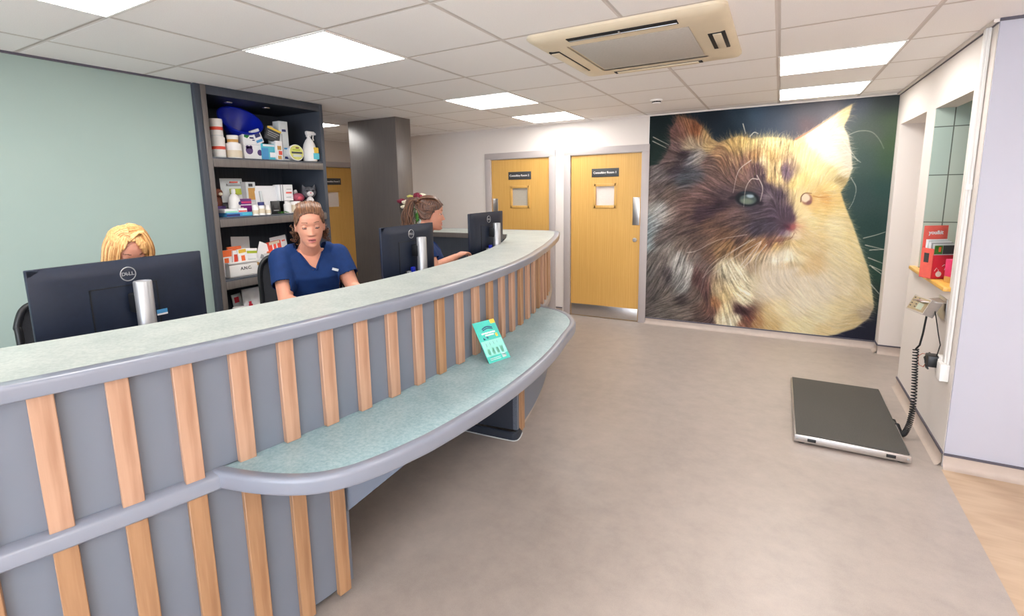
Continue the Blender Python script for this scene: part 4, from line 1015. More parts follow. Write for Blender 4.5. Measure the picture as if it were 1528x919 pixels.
carton('product_box', 'purple box with pink stripes on the second shelf, right of the plump white bottle', 'box', -1.14, .70, Z2 + .03, .125, .07, .105, 'purple', [(0, 1, .68, .78, 'pinkp'), (0, 1, .5, .56, 'paper'), (0, .4, 0, .35, 'cream'), (.1, .9, .86, .95, 'violet')])
carton('flat_box', 'flat blue box lying at the front left of the second shelf, bottom of its pile', 'box', -1.05, .59, Z2, .215, .1, .03, 'bluep', [(0, .5, .1, .7, 'navyp'), (.6, 1, .3, .9, 'cyan')])
carton('flat_box', 'flat white box with a mint stripe lying on the blue box, second shelf', 'box', -1.06, .53, Z2 + .031, .11, .08, .03, 'paper', [(.05, .95, .05, .4, 'mint')])
carton('flat_box', 'flat white box with a pink stripe beside the mint-striped one, second shelf', 'box', -1.06, .625, Z2 + .031, .075, .08, .03, 'paper', [(.05, .95, .1, .5, 'coral')])
carton('product_box', 'tall box with a cat picture standing behind the small jars on the second shelf', 'box', -1.20, .79, Z2, .125, .05, .27, 'pale', [(0, .3, 0, 1, 'greyp'), (.45, .95, .46, .82, 'tan'), (.4, .95, .12, .4, 'paper'), (.5, .8, .86, .95, 'darkgrey')])
pouch('paper_bag', 'large white bag leaning at the back of the second shelf behind a black label card', -1.17, .945, Z2, .21, .24, .06, 'paper', [(.1, .2, .3, .8, 'pale')], (-.14, 0, FX))
t = carton('label_card', 'black square card with white print leaning on the large white bag, second shelf', 'card', -1.09, .955, Z2, .085, .008, .11, 'black', [(.3, .7, .45, .7, 'darkgrey'), (.2, .8, .25, .3, 'greyp')], rot=(-.1, 0, FX))
def jar(label, x, y, r, h, lid):
    t = put('small_jar', label, 'jar', x, y, Z2, 'small white jars on the second shelf')
    MB().lathe([(0, 0), (r, 0), (r, h * .68), (r * .85, h * .74), (0, h * .74)], 'white', 20).lathe([(r, h * .15), (r + .0008, h * .15), (r + .0008, h * .5), (r, h * .5)], 'cream', 20, caps=False).build('jar_body', t)
    MB().lathe([(0, h * .74), (r * .92, h * .74), (r * .92, h), (0, h)], lid, 20).build('lid', t)
jar('small white jar with a pale lid, leftmost of the jars before the cat-picture box', -1.06, .735, .024, .085, 'white')
jar('small white jar with a dark blue lid, before the cat-picture box', -1.06, .79, .027, .105, 'navyp')
jar('small white jar with a white lid, right of the blue-lidded jar', -1.06, .848, .023, .08, 'white')
t = put('green_leaves', 'small bunch of green leaves lying at the front of the second shelf', 'leaves', -1.06, 1.0, Z2); b = MB()
for i in range(9):
    a = random.uniform(0, 2 * PI); x, y = random.uniform(-.015, .015), random.uniform(-.045, .045); b.ball((x, y, .008 + .004 * (i % 3)), (.02, .008, .003), 'leaf', 8, 6, rot=(0, random.uniform(-.3, .3), a))
b.build('leaf_bunch', t)
t = put('pill_bottle', 'slim white bottle at the right of the second shelf, left of the cream tub', 'bottle', -1.10, 1.075, Z2); MB().lathe([(0, 0), (.032, 0), (.032, .075), (.02, .085), (0, .085)], 'white', 22).build('bottle_body', t); MB().lathe([(0, .085), (.022, .085), (.022, .105), (0, .106)], 'white', 20).build('cap', t)
tub('lidded_tub', 'cream tub under the striped pouch at the right of the second shelf', .052, .10, -1.12, 1.165, Z2, 'white', [(.1, .7, 'cream')], None, .18)
t = carton('product_box', 'white and grey striped tin box stacked on the cream tub and slim bottle', 'box', -1.155, 1.115, Z2 + .1065, .145, .075, .14, 'paper', [(.1, .17, 0, 1, 'greyp'), (.25, .32, 0, 1, 'greyp'), (.5, .9, .45, .55, 'coral'), (.55, .9, .7, .74, 'greyp'), (.5, .85, .2, .24, 'greyp')])
t = put('plush_toy', 'pink soft toy with a round head near the right end of the second shelf', 'soft toy', -1.2, 1.26, Z2)
b = MB(); b.ball((0, 0, .05), (.05, .055, .05), 'pinkfur'); b.ball((.02, 0, .13), (.05, .06, .042), 'pinkfur'); b.build('toy_body', t); b = MB(); b.ball((.055, -.01, .125), (.02, .028, .02), 'petal_p'); b.ball((0, -.01, .18), (.018, .02, .022), 'whitefur'); b.build('toy_face', t)
t = put('plush_cat', 'grey tabby plush cat with a white bib at the right end of the second shelf', 'soft toy', -1.12, 1.335, Z2, rz=-.5)
b = MB(); b.ball((-.02, 0, .06), (.055, .055, .07), 'greyfur'); b.ball((.0, 0, .175), (.056, .064, .052), 'greyfur')
for s in (-1, 1): b.lathe([(0, 0), (.022, 0), (.002, .042), (0, .042)], 'greyfur', 12, (0, s * .04, .205), (0, s * .35, 1))
b.ball((-.07, .03, .03), (.05, .02, .02), 'greyfur', rot=(0, 0, .5)); b.build('toy_body', t)
b = MB(); b.ball((.03, 0, .085), (.032, .036, .055), 'whitefur'); b.ball((.046, 0, .163), (.024, .03, .024), 'whitefur'); b.ball((.03, .04, .02), (.03, .018, .018), 'whitefur'); b.ball((.03, -.04, .02), (.03, .018, .018), 'whitefur'); b.build('white_bib', t)
b = MB(); 
for s in (-1, 1): b.ball((.052, s * .025, .19), (.006, .009, .01), 'black', 10, 8)
b.ball((.07, 0, .17), (.005, .007, .005), 'petal_p', 8, 6); b.build('toy_face', t)

# third shelf
def crate(label, x, y, w, d, h, txt=None):
    t = put('storage_tub', label, 'tub', x, y, Z3, None, FX); b = MB(); k = .006
    b.box((-w / 2, 0, 0), (w / 2, d, .006), 'white'); b.box((-w / 2, 0, 0), (w / 2, k, h), 'white', .002); b.box((-w / 2, d - k, 0), (w / 2, d, h), 'white', .002); b.box((-w / 2, 0, 0), (-w / 2 + k, d, h), 'white', .002); b.box((w / 2 - k, 0, 0), (w / 2, d, h), 'white', .002); b.build('tub_body', t)
    b = MB(); b.box((-w / 2 - .01, -.012, h - .012), (w / 2 + .01, .004, h + .004), 'white', .003); b.build('rim', t)
    if txt: text_on(t, txt, .034, .02, h * .52, 'darkgrey', bold=.0008)
    return t
crate('white open storage tub marked A.N.C. on the third shelf', -1.07, .592, .245, .26, .118, 'A.N.C.')
crate('plain white open storage tub behind the mesh chair on the third shelf', -1.07, .985, .30, .26, .15)
def packet(label, x, y, z, w, h, mt, panels, rot, group): 
    t = carton('product_packet', label, 'packet', x, y, z, w, .018, h, mt, panels, rot=rot, group=group); return t
pk = [('orange and white packet at the left end of the A.N.C. tub', -1.12, .505, .09, .15, 'paper', [(0, 1, .75, 1, 'orange'), (.1, .5, .3, .7, 'orange'), (.2, .8, .05, .2, 'redor')], .0),
      ('white packet with red circles, second in the A.N.C. tub', -1.10, .565, .09, .14, 'paper', [(.1, .45, .55, .85, 'redor'), (.5, .9, .4, .6, 'darkgrey'), (.1, .9, .1, .16, 'coral')], .06),
      ('packet with an orange bar in the middle of the A.N.C. tub', -1.09, .62, .08, .15, 'paper', [(.3, .7, .1, .75, 'orange'), (.1, .9, .85, .98, 'yellow')], -.08),
      ('yellow-green topped packet at the right of the A.N.C. tub', -1.10, .675, .10, .145, 'paper', [(0, 1, .8, .9, 'lime'), (.2, .9, .3, .6, 'pale')], .10),
      ('orange packet at the back of the A.N.C. tub', -1.18, .60, .12, .165, 'orange', [(.1, .9, .6, .8, 'paper')], .0)]
for l, x, y, w, h, mt, pn, tilt in pk: packet(l, x, y, Z3 + .006, w, h + .06, mt, pn, (0, tilt, FX), 'packets in the A.N.C. tub')
carton('leaflet', 'tall white leaflet standing behind the packets in the A.N.C. tub', 'leaflet', -1.25, .70, Z3 + .0, .165, .004, .30, 'paper', rot=(-.1, .08, FX))
carton('leaflet', 'cream leaflet leaning to the right between the two tubs on the third shelf', 'leaflet', -1.13, .775, Z3 + .0, .13, .004, .25, 'paper', [(.3, .6, .45, .6, 'greyp'), (.1, .9, .2, .3, 'tan')], rot=(-.12, .42, FX))
carton('product_packet', 'red and white packet standing in the plain tub behind the chair', 'packet', -1.15, .975, Z3 + .006, .13, .03, .235, 'redor', [(.3, .4, .5, .95, 'paper'), (.6, .7, .4, .9, 'paper'), (.1, .9, .9, 1, 'cream')], rot=(0, -.12, FX))
carton('leaflet', 'white leaflet standing beside the red packet in the plain tub', 'leaflet', -1.2, 1.06, Z3 + .006, .165, .004, .27, 'paper', [(.4, .6, .6, .75, 'greyp'), (.7, .9, .8, .85, 'coral')], rot=(-.05, -.1, FX))
carton('product_packet', 'flat orange packet lying across the front of the plain tub', 'packet', -1.10, .98, Z3 + .154, .22, .06, .012, 'orange', rot=(0, -.06, FX))
# fourth shelf
carton('booklet', 'white booklet with a dark red figure on the bottom visible shelf', 'booklet', -1.13, .685, Z4, .16, .012, .29, 'paper', [(.28, .5, .1, .55, 'red'), (.62, .95, .3, .34, 'greyp'), (.8, 1, .1, .32, 'redor'), (.3, .45, .55, .63, 'red')], rot=(-.06, 0, FX))
carton('booklet', 'thin booklet with a red corner behind the white booklet, bottom visible shelf', 'booklet', -1.17, .60, Z4, .08, .01, .26, 'pale', [(.2, .7, .72, .9, 'red')], rot=(-.05, -.1, FX))
tub('lidded_tub', 'white tub at the left of the bottom visible shelf', .045, .17, -1.08, .52, Z4, 'white', [(.2, .6, 'pale')], None, .3)

# ---------------------------------------------------------------- flowers on the counter return
t = thing('flower_vase', 'vase of burgundy, white and yellow flowers on the counter beside the charcoal column', 'flowers', (-.83, 2.60, ZT), -1.02)
MB().lathe([(0, 0), (.045, 0), (.05, .01), (.038, .10), (.032, .13), (.042, .15), (.038, .15), (.028, .13), (.03, .02), (0, .012)], 'pale', 28).build('vase', t)
rng = random.Random(12)
def flower(b, c, r, mt, petals=9):
    c = V(c)
    for ring, (k, rr) in enumerate(((petals, r), (petals - 2, r * .7), (4, r * .4))):
        for i in range(k):
            a = 2 * PI * i / k + ring * .5; b.ball(c + V((math.cos(a) * rr * .55, math.sin(a) * rr * .55, ring * r * .22)), (rr * .52, rr * .42, rr * .34), mt, 8, 6, rot=(0, -.5 + ring * .2, a))
spots = [((-.02, -.17, .30), .055, 'petal_r'), ((.03, -.10, .29), .05, 'petal_w'), ((.05, -.04, .27), .05, 'petal_w'), ((.0, .0, .30), .05, 'petal_y'), ((.02, .06, .35), .05, 'petal_r'), ((-.03, .11, .36), .045, 'petal_w'), ((.03, .15, .31), .05, 'petal_r'), ((.0, .21, .30), .05, 'petal_p'), ((-.05, -.06, .35), .035, 'petal_y'), ((-.06, .04, .37), .04, 'petal_r'), ((.06, .1, .27), .045, 'petal_y'), ((-.02, .18, .25), .05, 'petal_r'), ((.05, -.13, .24), .04, 'petal_w')]
for c, r, mt in spots:
    c = (c[0] + .09, c[1] * .78 - .06, c[2] + .035); b = MB(); flower(b, c, r, mt); fl = b.build('flower_head', t)
    MB().tube([(0, 0, .06), (c[0] * .4, c[1] * .4, c[2] * .6), (c[0], c[1], c[2])], .004, 'leaf', 6).build('stem', fl)
b = MB()
for i in range(46):
    a = rng.uniform(0, 2 * PI); rr = rng.uniform(.03, .17); z = rng.uniform(.10, .28)
    b.ball((math.cos(a) * rr * .6, math.sin(a) * rr, z), (.045, .014, .004), 'leaf', 8, 6, rot=(rng.uniform(-.5, .5), rng.uniform(-.3, 1.2), a))
b.build('foliage', t)

# ---------------------------------------------------------------- card on the ledge
t = thing('leaflet_card', 'turquoise information card propped on the pale green ledge against the battens', 'card', (1.405, .215, ZL + .001), math.atan2(.945, .32))
lean = .615; b = MB(); w, h = .146, .222
R = Matrix.Rotation(-lean, 4, 'X')   # card stands in local xz, tilts away (+y)
def cm(b, lo, hi, mt, bevel=0.):
    b2 = bmesh.new(); bmesh.ops.create_cube(b2, size=1.); c = (V(lo) + V(hi)) / 2; d = V(hi) - V(lo)
    b.bm(b2, mt, R @ Matrix.Translation(c) @ Matrix.Diagonal((*d, 1)))
cm(b, (0, 0, 0), (w, .002, h), 'teal'); Y = -.0006
def pb(x0, x1, z0, z1, mt): cm(b, (w * x0, Y, h * z0), (w * x1, .0005, h * z1), mt)
pb(.0, 1, .0, .14, 'teal'); pb(.02, .98, .15, .52, 'teal_lt'); pb(.78, 1, .90, 1, 'yellow')
for i in range(9): 
    u = i / 8; pb(.30 + .42 * u, .36 + .42 * u, .80 + .035 * math.sin(PI * u), .825 + .035 * math.sin(PI * u), 'navyp'); pb(.30 + .42 * u, .36 + .42 * u, .765 + .03 * math.sin(PI * u), .785 + .03 * math.sin(PI * u), 'navyp')
for i in range(11): pb(.2 + .058 * i, .245 + .058 * i, .675 + .004 * (i % 3), .715 + .004 * (i % 2), 'paper')
for i in range(7): pb(.33 + .058 * i, .375 + .058 * i, .625, .66, 'paper')
for x, z in ((.2, .55), (.36, .57)): pb(x, x + .035, z, z + .05, 'navyp'); pb(x + .03, x + .08, z, z + .02, 'navyp')
pb(.78, .88, .57, .65, 'yellow')
for i in range(4): pb(.2 + .17 * i, .215 + .17 * i, .38 + .01 * i, .46 + .01 * i, 'navyp'); pb(.14 + .2 * i, .26 + .2 * i, .18, .32, 'mint')
pb(.12, .6, .085, .1, 'paper'); pb(.12, .6, .05, .065, 'paper'); pb(.68, .86, .05, .15, 'paper')
b.build('card_sheet', t)

# ---------------------------------------------------------------- floor scale with wall display
t = thing('floor_scale', 'low platform weighing scale with black mat on the floor by the right wall', 'scale', (2.785, 1.63, 0), .0)
sw, sl, sh = .575, 1.08, .062
b = MB(); b.box((0, 0, .014), (sw, sl, sh - .004), 'steel', .003); b.build('frame', t)
b = MB(); b.box((.008, .012, sh - .006), (sw - .008, sl - .008, sh + .002), 'scale_top', .002); b.build('platform_mat', t)
for x in (.07, sw - .115):
    b = MB(); b.box((x, -.0015, .026), (x + .045, .004, .046), 'cavity', .002); b.box((x + .004, -.004, .029), (x + .041, .0, .043), 'black', .003); b.build('carry_slot', t)
for x, y in ((.04, .04), (sw - .04, .04), (.04, sl - .04), (sw - .04, sl - .04)): MB().cyl((x, y, 0), (x, y, .016), .022, 'black_matt', seg=16).build('foot', t)
for x in (.015, sw - .015): MB().lathe([(0, 0), (.006, 0), (.006, .002), (0, .003)], 'silver', 12, (x, -.0005, .036), (0, -1, 0)).build('screw', t)

t = thing('scale_display', 'small wall-mounted weight display on a folded bracket under the hatch sill', 'display', (XR, 2.04, .90))
b = MB(); b.prism([(0, -.075), (-.008, -.075), (-.12, -.075), (-.15, -.03), (0, .09)], -.004, .0, 'steel', mtx=None)
b.box((-.005, -.08, -.11), (0, .09, .02), 'steel', .001); b.build('bracket', t)
fm = frameM((-.118, -.015, -.03), (.35, -.93, 0), (.42, .16, .9), (-.88, -.33, .42))
b = MB(); b.bm(bmesh.ops and (lambda q: (bmesh.ops.create_cube(q, size=1.), q)[1])(bmesh.new()), 'steel', fm @ Matrix.Translation((0, 0, -.03)) @ Matrix.Diagonal((.155, .10, .06, 1))); b.build('display_case', t)
def on(b, x0, x1, y0, y1, z, mt, d=.002): 
    q = bmesh.new(); bmesh.ops.create_cube(q, size=1.); b.bm(q, mt, fm @ Matrix.Translation(((x0 + x1) / 2, (y0 + y1) / 2, z)) @ Matrix.Diagonal((x1 - x0, y1 - y0, d, 1)))
b = MB(); on(b, -.07, .07, -.042, .042, .001, 'bronze'); b.build('face_plate', t)
b = MB(); on(b, .0, .045, -.03, .01, .003, 'lcd'); b.build('lcd_screen', t)
b = MB(); 
for i in range(4): on(b, -.06 + .0, -.05, .03 - .018 * i, .036 - .018 * i, .003, 'darkgrey'); on(b, -.02, -.012, .03 - .018 * i, .036 - .018 * i, .003, 'darkgrey')
b.build('buttons', t)
b = MB(); b.ball((-.06, .03, -.06), (.03, .035, .03), 'black', 12, 8); b.cyl((-.05, -.06, -.02), (-.05, .06, -.02), .014, 'black', seg=12); b.build('swivel_knob', t)

# coiled lead from the display to the scale
t = thing('coiled_cable', 'black coiled cable hanging from the weight display down to the floor scale', 'cable', (XR - .06, 2.06, .80))
top = V((0, 0, .03)); pts = []
straight = [V((-.005, .0, .03)), V((-.01, .0, -.04)), V((-.015, .0, -.12)), V((-.02, .02, -.20)), V((-.03, .05, -.235))]
b = MB(); b.tube(straight, .0055, 'black', 8); b.build('straight_lead', t)
ax = [V((-.03, .05, -.235)), V((-.025, .05, -.34)), V((-.02, .035, -.46)), V((-.02, .01, -.60)), V((-.035, -.03, -.70)), V((-.06, -.06, -.76)), V((-.075, -.04, -.775)), V((-.082, .0, -.765)), V((-.086, .03, -.75))]
N = 1500; turns = 62; pts = []
for i in range(N):
    u = i / (N - 1); p = cr(ax, u); tg = (cr(ax, min(1, u + .002)) - cr(ax, max(0, u - .002))).normalized(); a0 = tg.cross(V((.3, 1, .1))).normalized(); b0 = tg.cross(a0); a = 2 * PI * turns * (u ** 1.15)
    pts.append(p + (a0 * math.cos(a) + b0 * math.sin(a)) * .013)
b = MB(); b.tube(pts, .0042, 'black', 6); b.build('coil', t)
b = MB(); b.tube([V((-.086, .03, -.75)), V((-.09, .07, -.735)), V((-.098, .10, -.745)), V((-.108, .12, -.765))], .0045, 'black', 8); b.build('lead_end', t)
# power adapter and thin wires
t = thing('power_adapter', 'black plug-in power adapter with tangled thin wires at the white socket box', 'adapter', (XR - .035, 1.90, .56))
b = MB(); b.box((-.045, -.03, -.035), (.015, .045, .035), 'black', .008); b.build('adapter_body', t)
b = MB(); b.tube([V((-.02, .05, .02)), V((-.03, .08, -.03)), V((-.03, .05, -.06)), V((-.035, -.01, -.05)), V((-.05, .02, .01)), V((-.02, .06, .03))], .005, 'black', 8); b.build('wound_cable', t)
b = MB(); b.tube([V((-.03, .05, .02)), V((-.035, .14, .0)), V((-.04, .21, -.04)), V((-.04, .17, -.085)), V((-.035, .09, -.07)), V((-.03, .05, -.02))], .0022, 'copper', 6); b.build('wire_loop', t)
b = MB(); b.tube([V((.0, .0, .03)), V((.01, .0, .10)), V((.0, .02, .16)), V((-.01, .05, .24)), V((-.02, .08, .31))], .003, 'black', 6); b.build('thin_lead', t)
t = thing('socket_box', 'white surface-mounted double socket box low on the right wall', 'socket', (XR - .001, 1.80, .48))
b = MB(); b.box((-.042, -.03, .0), (0, .045, .10), 'white', .004); b.build('back_box', t)
b = MB(); b.box((-.03, .046, .015), (0, .12, .12), 'white', .004); b.box((-.034, .056, .03), (-.028, .11, .105), 'white', .002); b.build('face_plate', t)
t = thing('cable_trunking', 'white vertical cable trunking on the right wall from ceiling to socket box', 'trunking', (XR - .001, 1.82, .58))
b = MB(); b.box((-.022, -.02, 0), (0, .02, HC - .58 - .017), 'white', .003); b.build('channel', t)
b = MB(); b.cyl((-.008, -.034, 0), (-.008, -.034, HC - .60), .007, 'white', seg=10); b.build('conduit', t)
b = MB(); b.box((-.03, -.042, .98), (0, -.02, 1.01), 'white', .003); b.build('clip', t)

# leaflet holder on the sill
t = thing('leaflet_holder', 'red and coral cardboard leaflet dispenser on the wooden hatch sill', 'leaflet holder', (XR + .03, 2.26, .999), .5)
# local: faces -y
b = MB(); b.box((-.075, 0, 0), (.075, .004, .15), 'red', .001); b.box((-.075, .085, 0), (.075, .089, .33), 'coral', .001); b.box((-.075, 0, 0), (-.071, .089, .19), 'coral'); b.box((.071, 0, 0), (.075, .089, .19), 'pinkp'); b.box((-.075, 0, 0), (.075, .089, .004), 'red')
text_on(t, 'you&it', .034, 0, .285, 'paper', y=.0842, bold=.001)
for i in range(3): 
    x = -.045 + .045 * i; b.tube([V((x - .012, -.001, .05 + .03 * i)), V((x, -.001, .07 + .02 * i)), V((x + .014, -.001, .055 + .03 * i)), V((x + .004, -.001, .035 + .02 * i))], .0016, 'paper', 6)
b.lathe([(0, 0), (.018, 0), (.018, .001), (0, .001)], 'paper', 18, (-.03, -.0005, .03), (0, -1, 0)); b.box((-.0762, .03, .1), (-.074, .065, .16), 'darkgrey'); b.build('card_holder', t)
rng = random.Random(3)
for i in range(5):
    l = thing('leaflet', ['photo-covered leaflet at the front of the red dispenser', 'second leaflet in the red dispenser', 'third leaflet in the red dispenser', 'fourth leaflet in the red dispenser', 'rear leaflet in the red dispenser'][i], 'leaflet', (XR + .03, 2.26, 1.004), .5, 'leaflets in the red dispenser')
    y = .012 + .014 * i; b = MB(); b.box((-.068, y, 0), (.066, y + .004, .215 + .006 * i), ['pale', 'greyp', 'paper', 'pale', 'paper'][i], .0005)
    b.box((-.06, y - .0006, .15), (-.01, y + .001, .205), ['leaf', 'darkgrey', 'tan', 'green', 'greyp'][i]); b.box((-.008, y - .0006, .15), (.06, y + .001, .205), ['darkgrey', 'tan', 'leaf', 'greyp', 'pale'][i]); b.box((-.035, y - .0009, .165), (-.02, y + .001, .195), 'orange'); b.build('sheet', l)
t = thing('product_box', 'small red box with a tan base behind the leaflet dispenser on the sill', 'box', (XR + .075, 2.12, .999), .4); MB().box((-.05, 0, 0), (.05, .05, .035), 'tan', .002).build('box_base', t); MB().box((-.05, 0, .035), (.05, .05, .14), 'pinkp', .002).build('carton', t)

# ---------------------------------------------------------------- ceiling fittings
def light(i0, j0, label):
    t = thing('ceiling_light', label, 'ceiling light', (i0 * G, j0 * G, HC), 0, 'square LED ceiling panels')
    e = .012; b = MB()
    for lo, hi in (((0, 0, -.006), (G, e, .0)), ((0, G - e, -.006), (G, G, 0)), ((0, e, -.006), (e, G - e, 0)), ((G - e, e, -.006), (G, G - e, 0))): b.box(lo, hi, 'white')
    b.build('frame', t)
    b = MB(); b.box((e, e, -.004), (G - e, G - e, -.001), 'led'); b.build('diffuser', t)
for i0, j0, l in ((0, 0, 'large bright square ceiling panel above the middle monitor'), (0, -2, 'bright square ceiling panel cut by the top edge, over the nearest monitor'), (0, 3, 'bright ceiling panel above the far end of the counter, nearer of two'), (0, 5, 'bright ceiling panel above the left door, furthest on that side'),
                  (4, 3, 'wide bright ceiling panel over the floor scale, nearer of two'), (4, 5, 'bright ceiling panel just in front of the cat mural'),
                  (0, -4, 'added unseen ceiling panel behind the viewpoint on the counter side'), (4, -1, 'added unseen ceiling panel over the viewpoint'), (4, -4, 'added unseen ceiling panel behind the viewpoint'), (-4, 3, 'added unseen ceiling panel in the corridor behind the column'), (7, -2, 'added unseen ceiling panel over the oak floor'), (7, -5, 'added unseen ceiling panel over the oak floor by the window')):  # the panels on this row are unseen, added to brighten the room
    light(i0, j0, l)
t = thing('ceiling_air_conditioner', 'yellowed four-way air conditioning cassette in the ceiling', 'air conditioner', (1.885, 1.165, HC))
hx, hy = .482, .522
def rr(hx, hy, r, n=6): return [(sx * (hx - r) + r * math.cos(a), sy * (hy - r) + r * math.sin(a)) for sx, sy, a0 in ((1, 1, 0), (-1, 1, PI / 2), (-1, -1, PI), (1, -1, 1.5 * PI)) for a in [a0 + PI / 2 * i / n for i in range(n + 1)]]
def ringloft(b, rings, mt, capend=True):
    n = len(rings[0][0]); vs = [(x, y, z) for pts, z in rings for x, y in pts]; fs = [(i * n + (k + 1) % n, i * n + k, (i + 1) * n + k, (i + 1) * n + (k + 1) % n) for i in range(len(rings) - 1) for k in range(n)]
    b.add(vs, fs, mt)
    return n
b = MB(); ringloft(b, [(rr(hx, hy, .05), 0), (rr(hx, hy, .05), -.012), (rr(hx - .012, hy - .012, .045), -.024), (rr(hx - .06, hy - .06, .03), -.034), (rr(.315, .335, .01), -.036)], 'cream'); b.build('fascia', t)
b = MB(); b.box((-.318, -.338, -.030), (.318, .338, -.020), 'cream'); b.box((-.30, -.318, -.0345), (.30, .318, -.029), 'filter', .002); b.build('intake_grille', t)
for nm, (x0, x1, y0, y1), vert in (('a', (-.27, .27, -.465, -.405), 0), ('b', (-.27, .27, .405, .465), 0), ('c', (-.445, -.385, -.27, .27), 1), ('d', (.365, .445, -.15, .17), 1)):
    b = MB(); b.box((x0, y0, -.0372), (x1, y1, -.030), 'cavity', .001); lf = b.build('air_outlet', t)
    b = MB()
    if nm == 'd': b.box((x0 + .022, y0 + .012, -.041), (x1 - .018, y1 - .012, -.035), 'cream', .002)
    elif vert: b.box((x0 + .006, y0 + .02, -.042), (x1 - .006, y1 - .02, -.036), 'cream', .003)
    elif nm == 'b': b.box((x0 + .02, y0 + .004, -.042), (x1 - .02, y1 - .004, -.036), 'cream', .003)
    else: b.box((x0 + .004, y0 + .036, -.041), (x1 - .004, y1 - .014, -.036), 'silver', .002); b.box((-.004, y0 + .01, -.041), (.004, y1 - .01, -.036), 'silver')
    b.build('louvre', lf)
t = thing('ceiling_sensor', 'small round white sensor on the ceiling in front of the mural', 'sensor', (1.575, 3.09, HC))
MB().lathe([(0, 0), (.055, 0), (.055, -.008), (.045, -.014), (0, -.014)], 'white', 28).build('base_ring', t)
b = MB()
for i in range(10): a = 2 * PI * i / 10; b.box((.034, -.008, -.024), (.040, .008, -.014), 'black', rot=(0, 0, a), piv=(0, 0, 0))
b.lathe([(0, -.014), (.03, -.014), (.03, -.024), (0, -.024)], 'black', 20); b.build('vent_ring', t)
MB().lathe([(0, -.024), (.04, -.024), (.034, -.034), (0, -.036)], 'white', 24).build('cap', t)
# ---------------------------------------------------------------- people: one continuous body each, hair and clothes as children
def evaluated(me, voxel, smooth=4, fac=.5, solid=0.):
    ob = bpy.data.objects.new('tmp', me); COL.objects.link(ob)
    r = ob.modifiers.new('r', 'REMESH'); r.mode = 'VOXEL'; r.voxel_size = voxel; r.use_smooth_shade = True
    if smooth: s = ob.modifiers.new('s', 'SMOOTH'); s.iterations = smooth; s.factor = fac
    dg = bpy.context.evaluated_depsgraph_get(); dg.update()
    out = bpy.data.meshes.new_from_object(ob.evaluated_get(dg)); bpy.data.objects.remove(ob); return out
def loft(b, secs, mt, seg=28, cap=True):
    """secs: (centre, axis_u, ru, axis_v, rv)"""
    vs = []
    for c, u, ru, v, rv in secs:
        c, u, v = V(c), V(u).normalized(), V(v).normalized()
        for k in range(seg): a = 2 * PI * k / seg; vs.append(c + u * (ru * math.cos(a)) + v * (rv * math.sin(a)))
    n = len(secs); fs = [(i * seg + k, i * seg + (k + 1) % seg, (i + 1) * seg + (k + 1) % seg, (i + 1) * seg + k) for i in range(n - 1) for k in range(seg)]
    if cap: fs += [tuple(range(seg))[::-1], tuple((n - 1) * seg + k for k in range(seg))]
    b.add(vs, fs, mt)
def limb(b, pts, rs, mt, seg=16, sub=5):
    """smooth tapered limb with rounded ends"""
    P = [V(p) for p in pts]; out = []; rr = []
    for i in range(len(P) - 1):
        for j in range(sub): f = j / sub; out.append(P[i].lerp(P[i + 1], f)); rr.append(rs[i] + (rs[i + 1] - rs[i]) * f)
    out.append(P[-1]); rr.append(rs[-1]); b.tube(out, rr, mt, seg)
    for p, r in zip(P, rs): b.ball(p, r, mt, 16, 12)
HZ = [-.116, -.108, -.098, -.08, -.06, -.04, -.015, .01, .035, .06, .08, .098, .110, .117]
HW = [.020, .034, .044, .054, .0615, .066, .0695, .072, .074, .0735, .069, .057, .038, .012]
HF = [.074, .085, .090, .088, .086, .086, .086, .085, .0865, .083, .073, .055, .034, .008]
HB = [-.02, -.005, .012, .035, .056, .070, .080, .088, .093, .093, .087, .072, .050, .018]
def head_pt(a, z, grow=0., feat=True):
    w, f, bk = np.interp(z, HZ, HW) + grow, np.interp(z, HZ, HF) + grow, np.interp(z, HZ, HB) + grow
    c, s = math.cos(a), math.sin(a)
    x = w * math.copysign(abs(c) ** .88, c); y = (f if s > 0 else bk) * math.copysign(abs(s) ** .92, s)
    if feat and s > 0:
        g = lambda v, m, d: math.exp(-((v - m) / d) ** 2); ax = abs(x)
        up = max(0, min(1, (.014 - z) / .046)); nz = up if z > -.032 else max(0, 1 - (-.032 - z) / .009)
        y += .027 * g(x, 0, .0105 + .003 * up) * nz + .010 * g(ax, .013, .006) * g(z, -.033, .008)
        y -= .012 * g(ax, .031, .016) * g(z, .009, .0105)
        y += .0022 * g(ax, .032, .020) * g(z, .030, .008) - .004 * g(x, 0, .012) * g(z, .012, .012)
        y += .0085 * g(x, 0, .020) * (g(z, -.0585, .005) + 1.1 * g(z, -.0735, .006)) - .006 * g(x, 0, .018) * g(z, -.066, .0032)
        y += .006 * g(x, 0, .018) * g(z, -.102, .011) - .004 * g(x, 0, .03) * g(z, -.087, .006) + .005 * g(ax, .043, .018) * g(z, -.025, .02)
    return (x, y, z)
def head_grid(b, mt, Mx, grow=0., feat=True, nz=84, na=96):
    zs = [-.116 + (.233) * (i / (nz - 1)) for i in range(nz)]; vs = []
    for z in zs:
        for k in range(na): vs.append(Mx @ V(head_pt(2 * PI * k / na, z, grow, feat)))
    fs = [(i * na + k, i * na + (k + 1) % na, (i + 1) * na + (k + 1) % na, (i + 1) * na + k) for i in range(nz - 1) for k in range(na)]
    fs += [tuple(range(na))[::-1], tuple((nz - 1) * na + k for k in range(na))]
    b.add(vs, fs, mt)
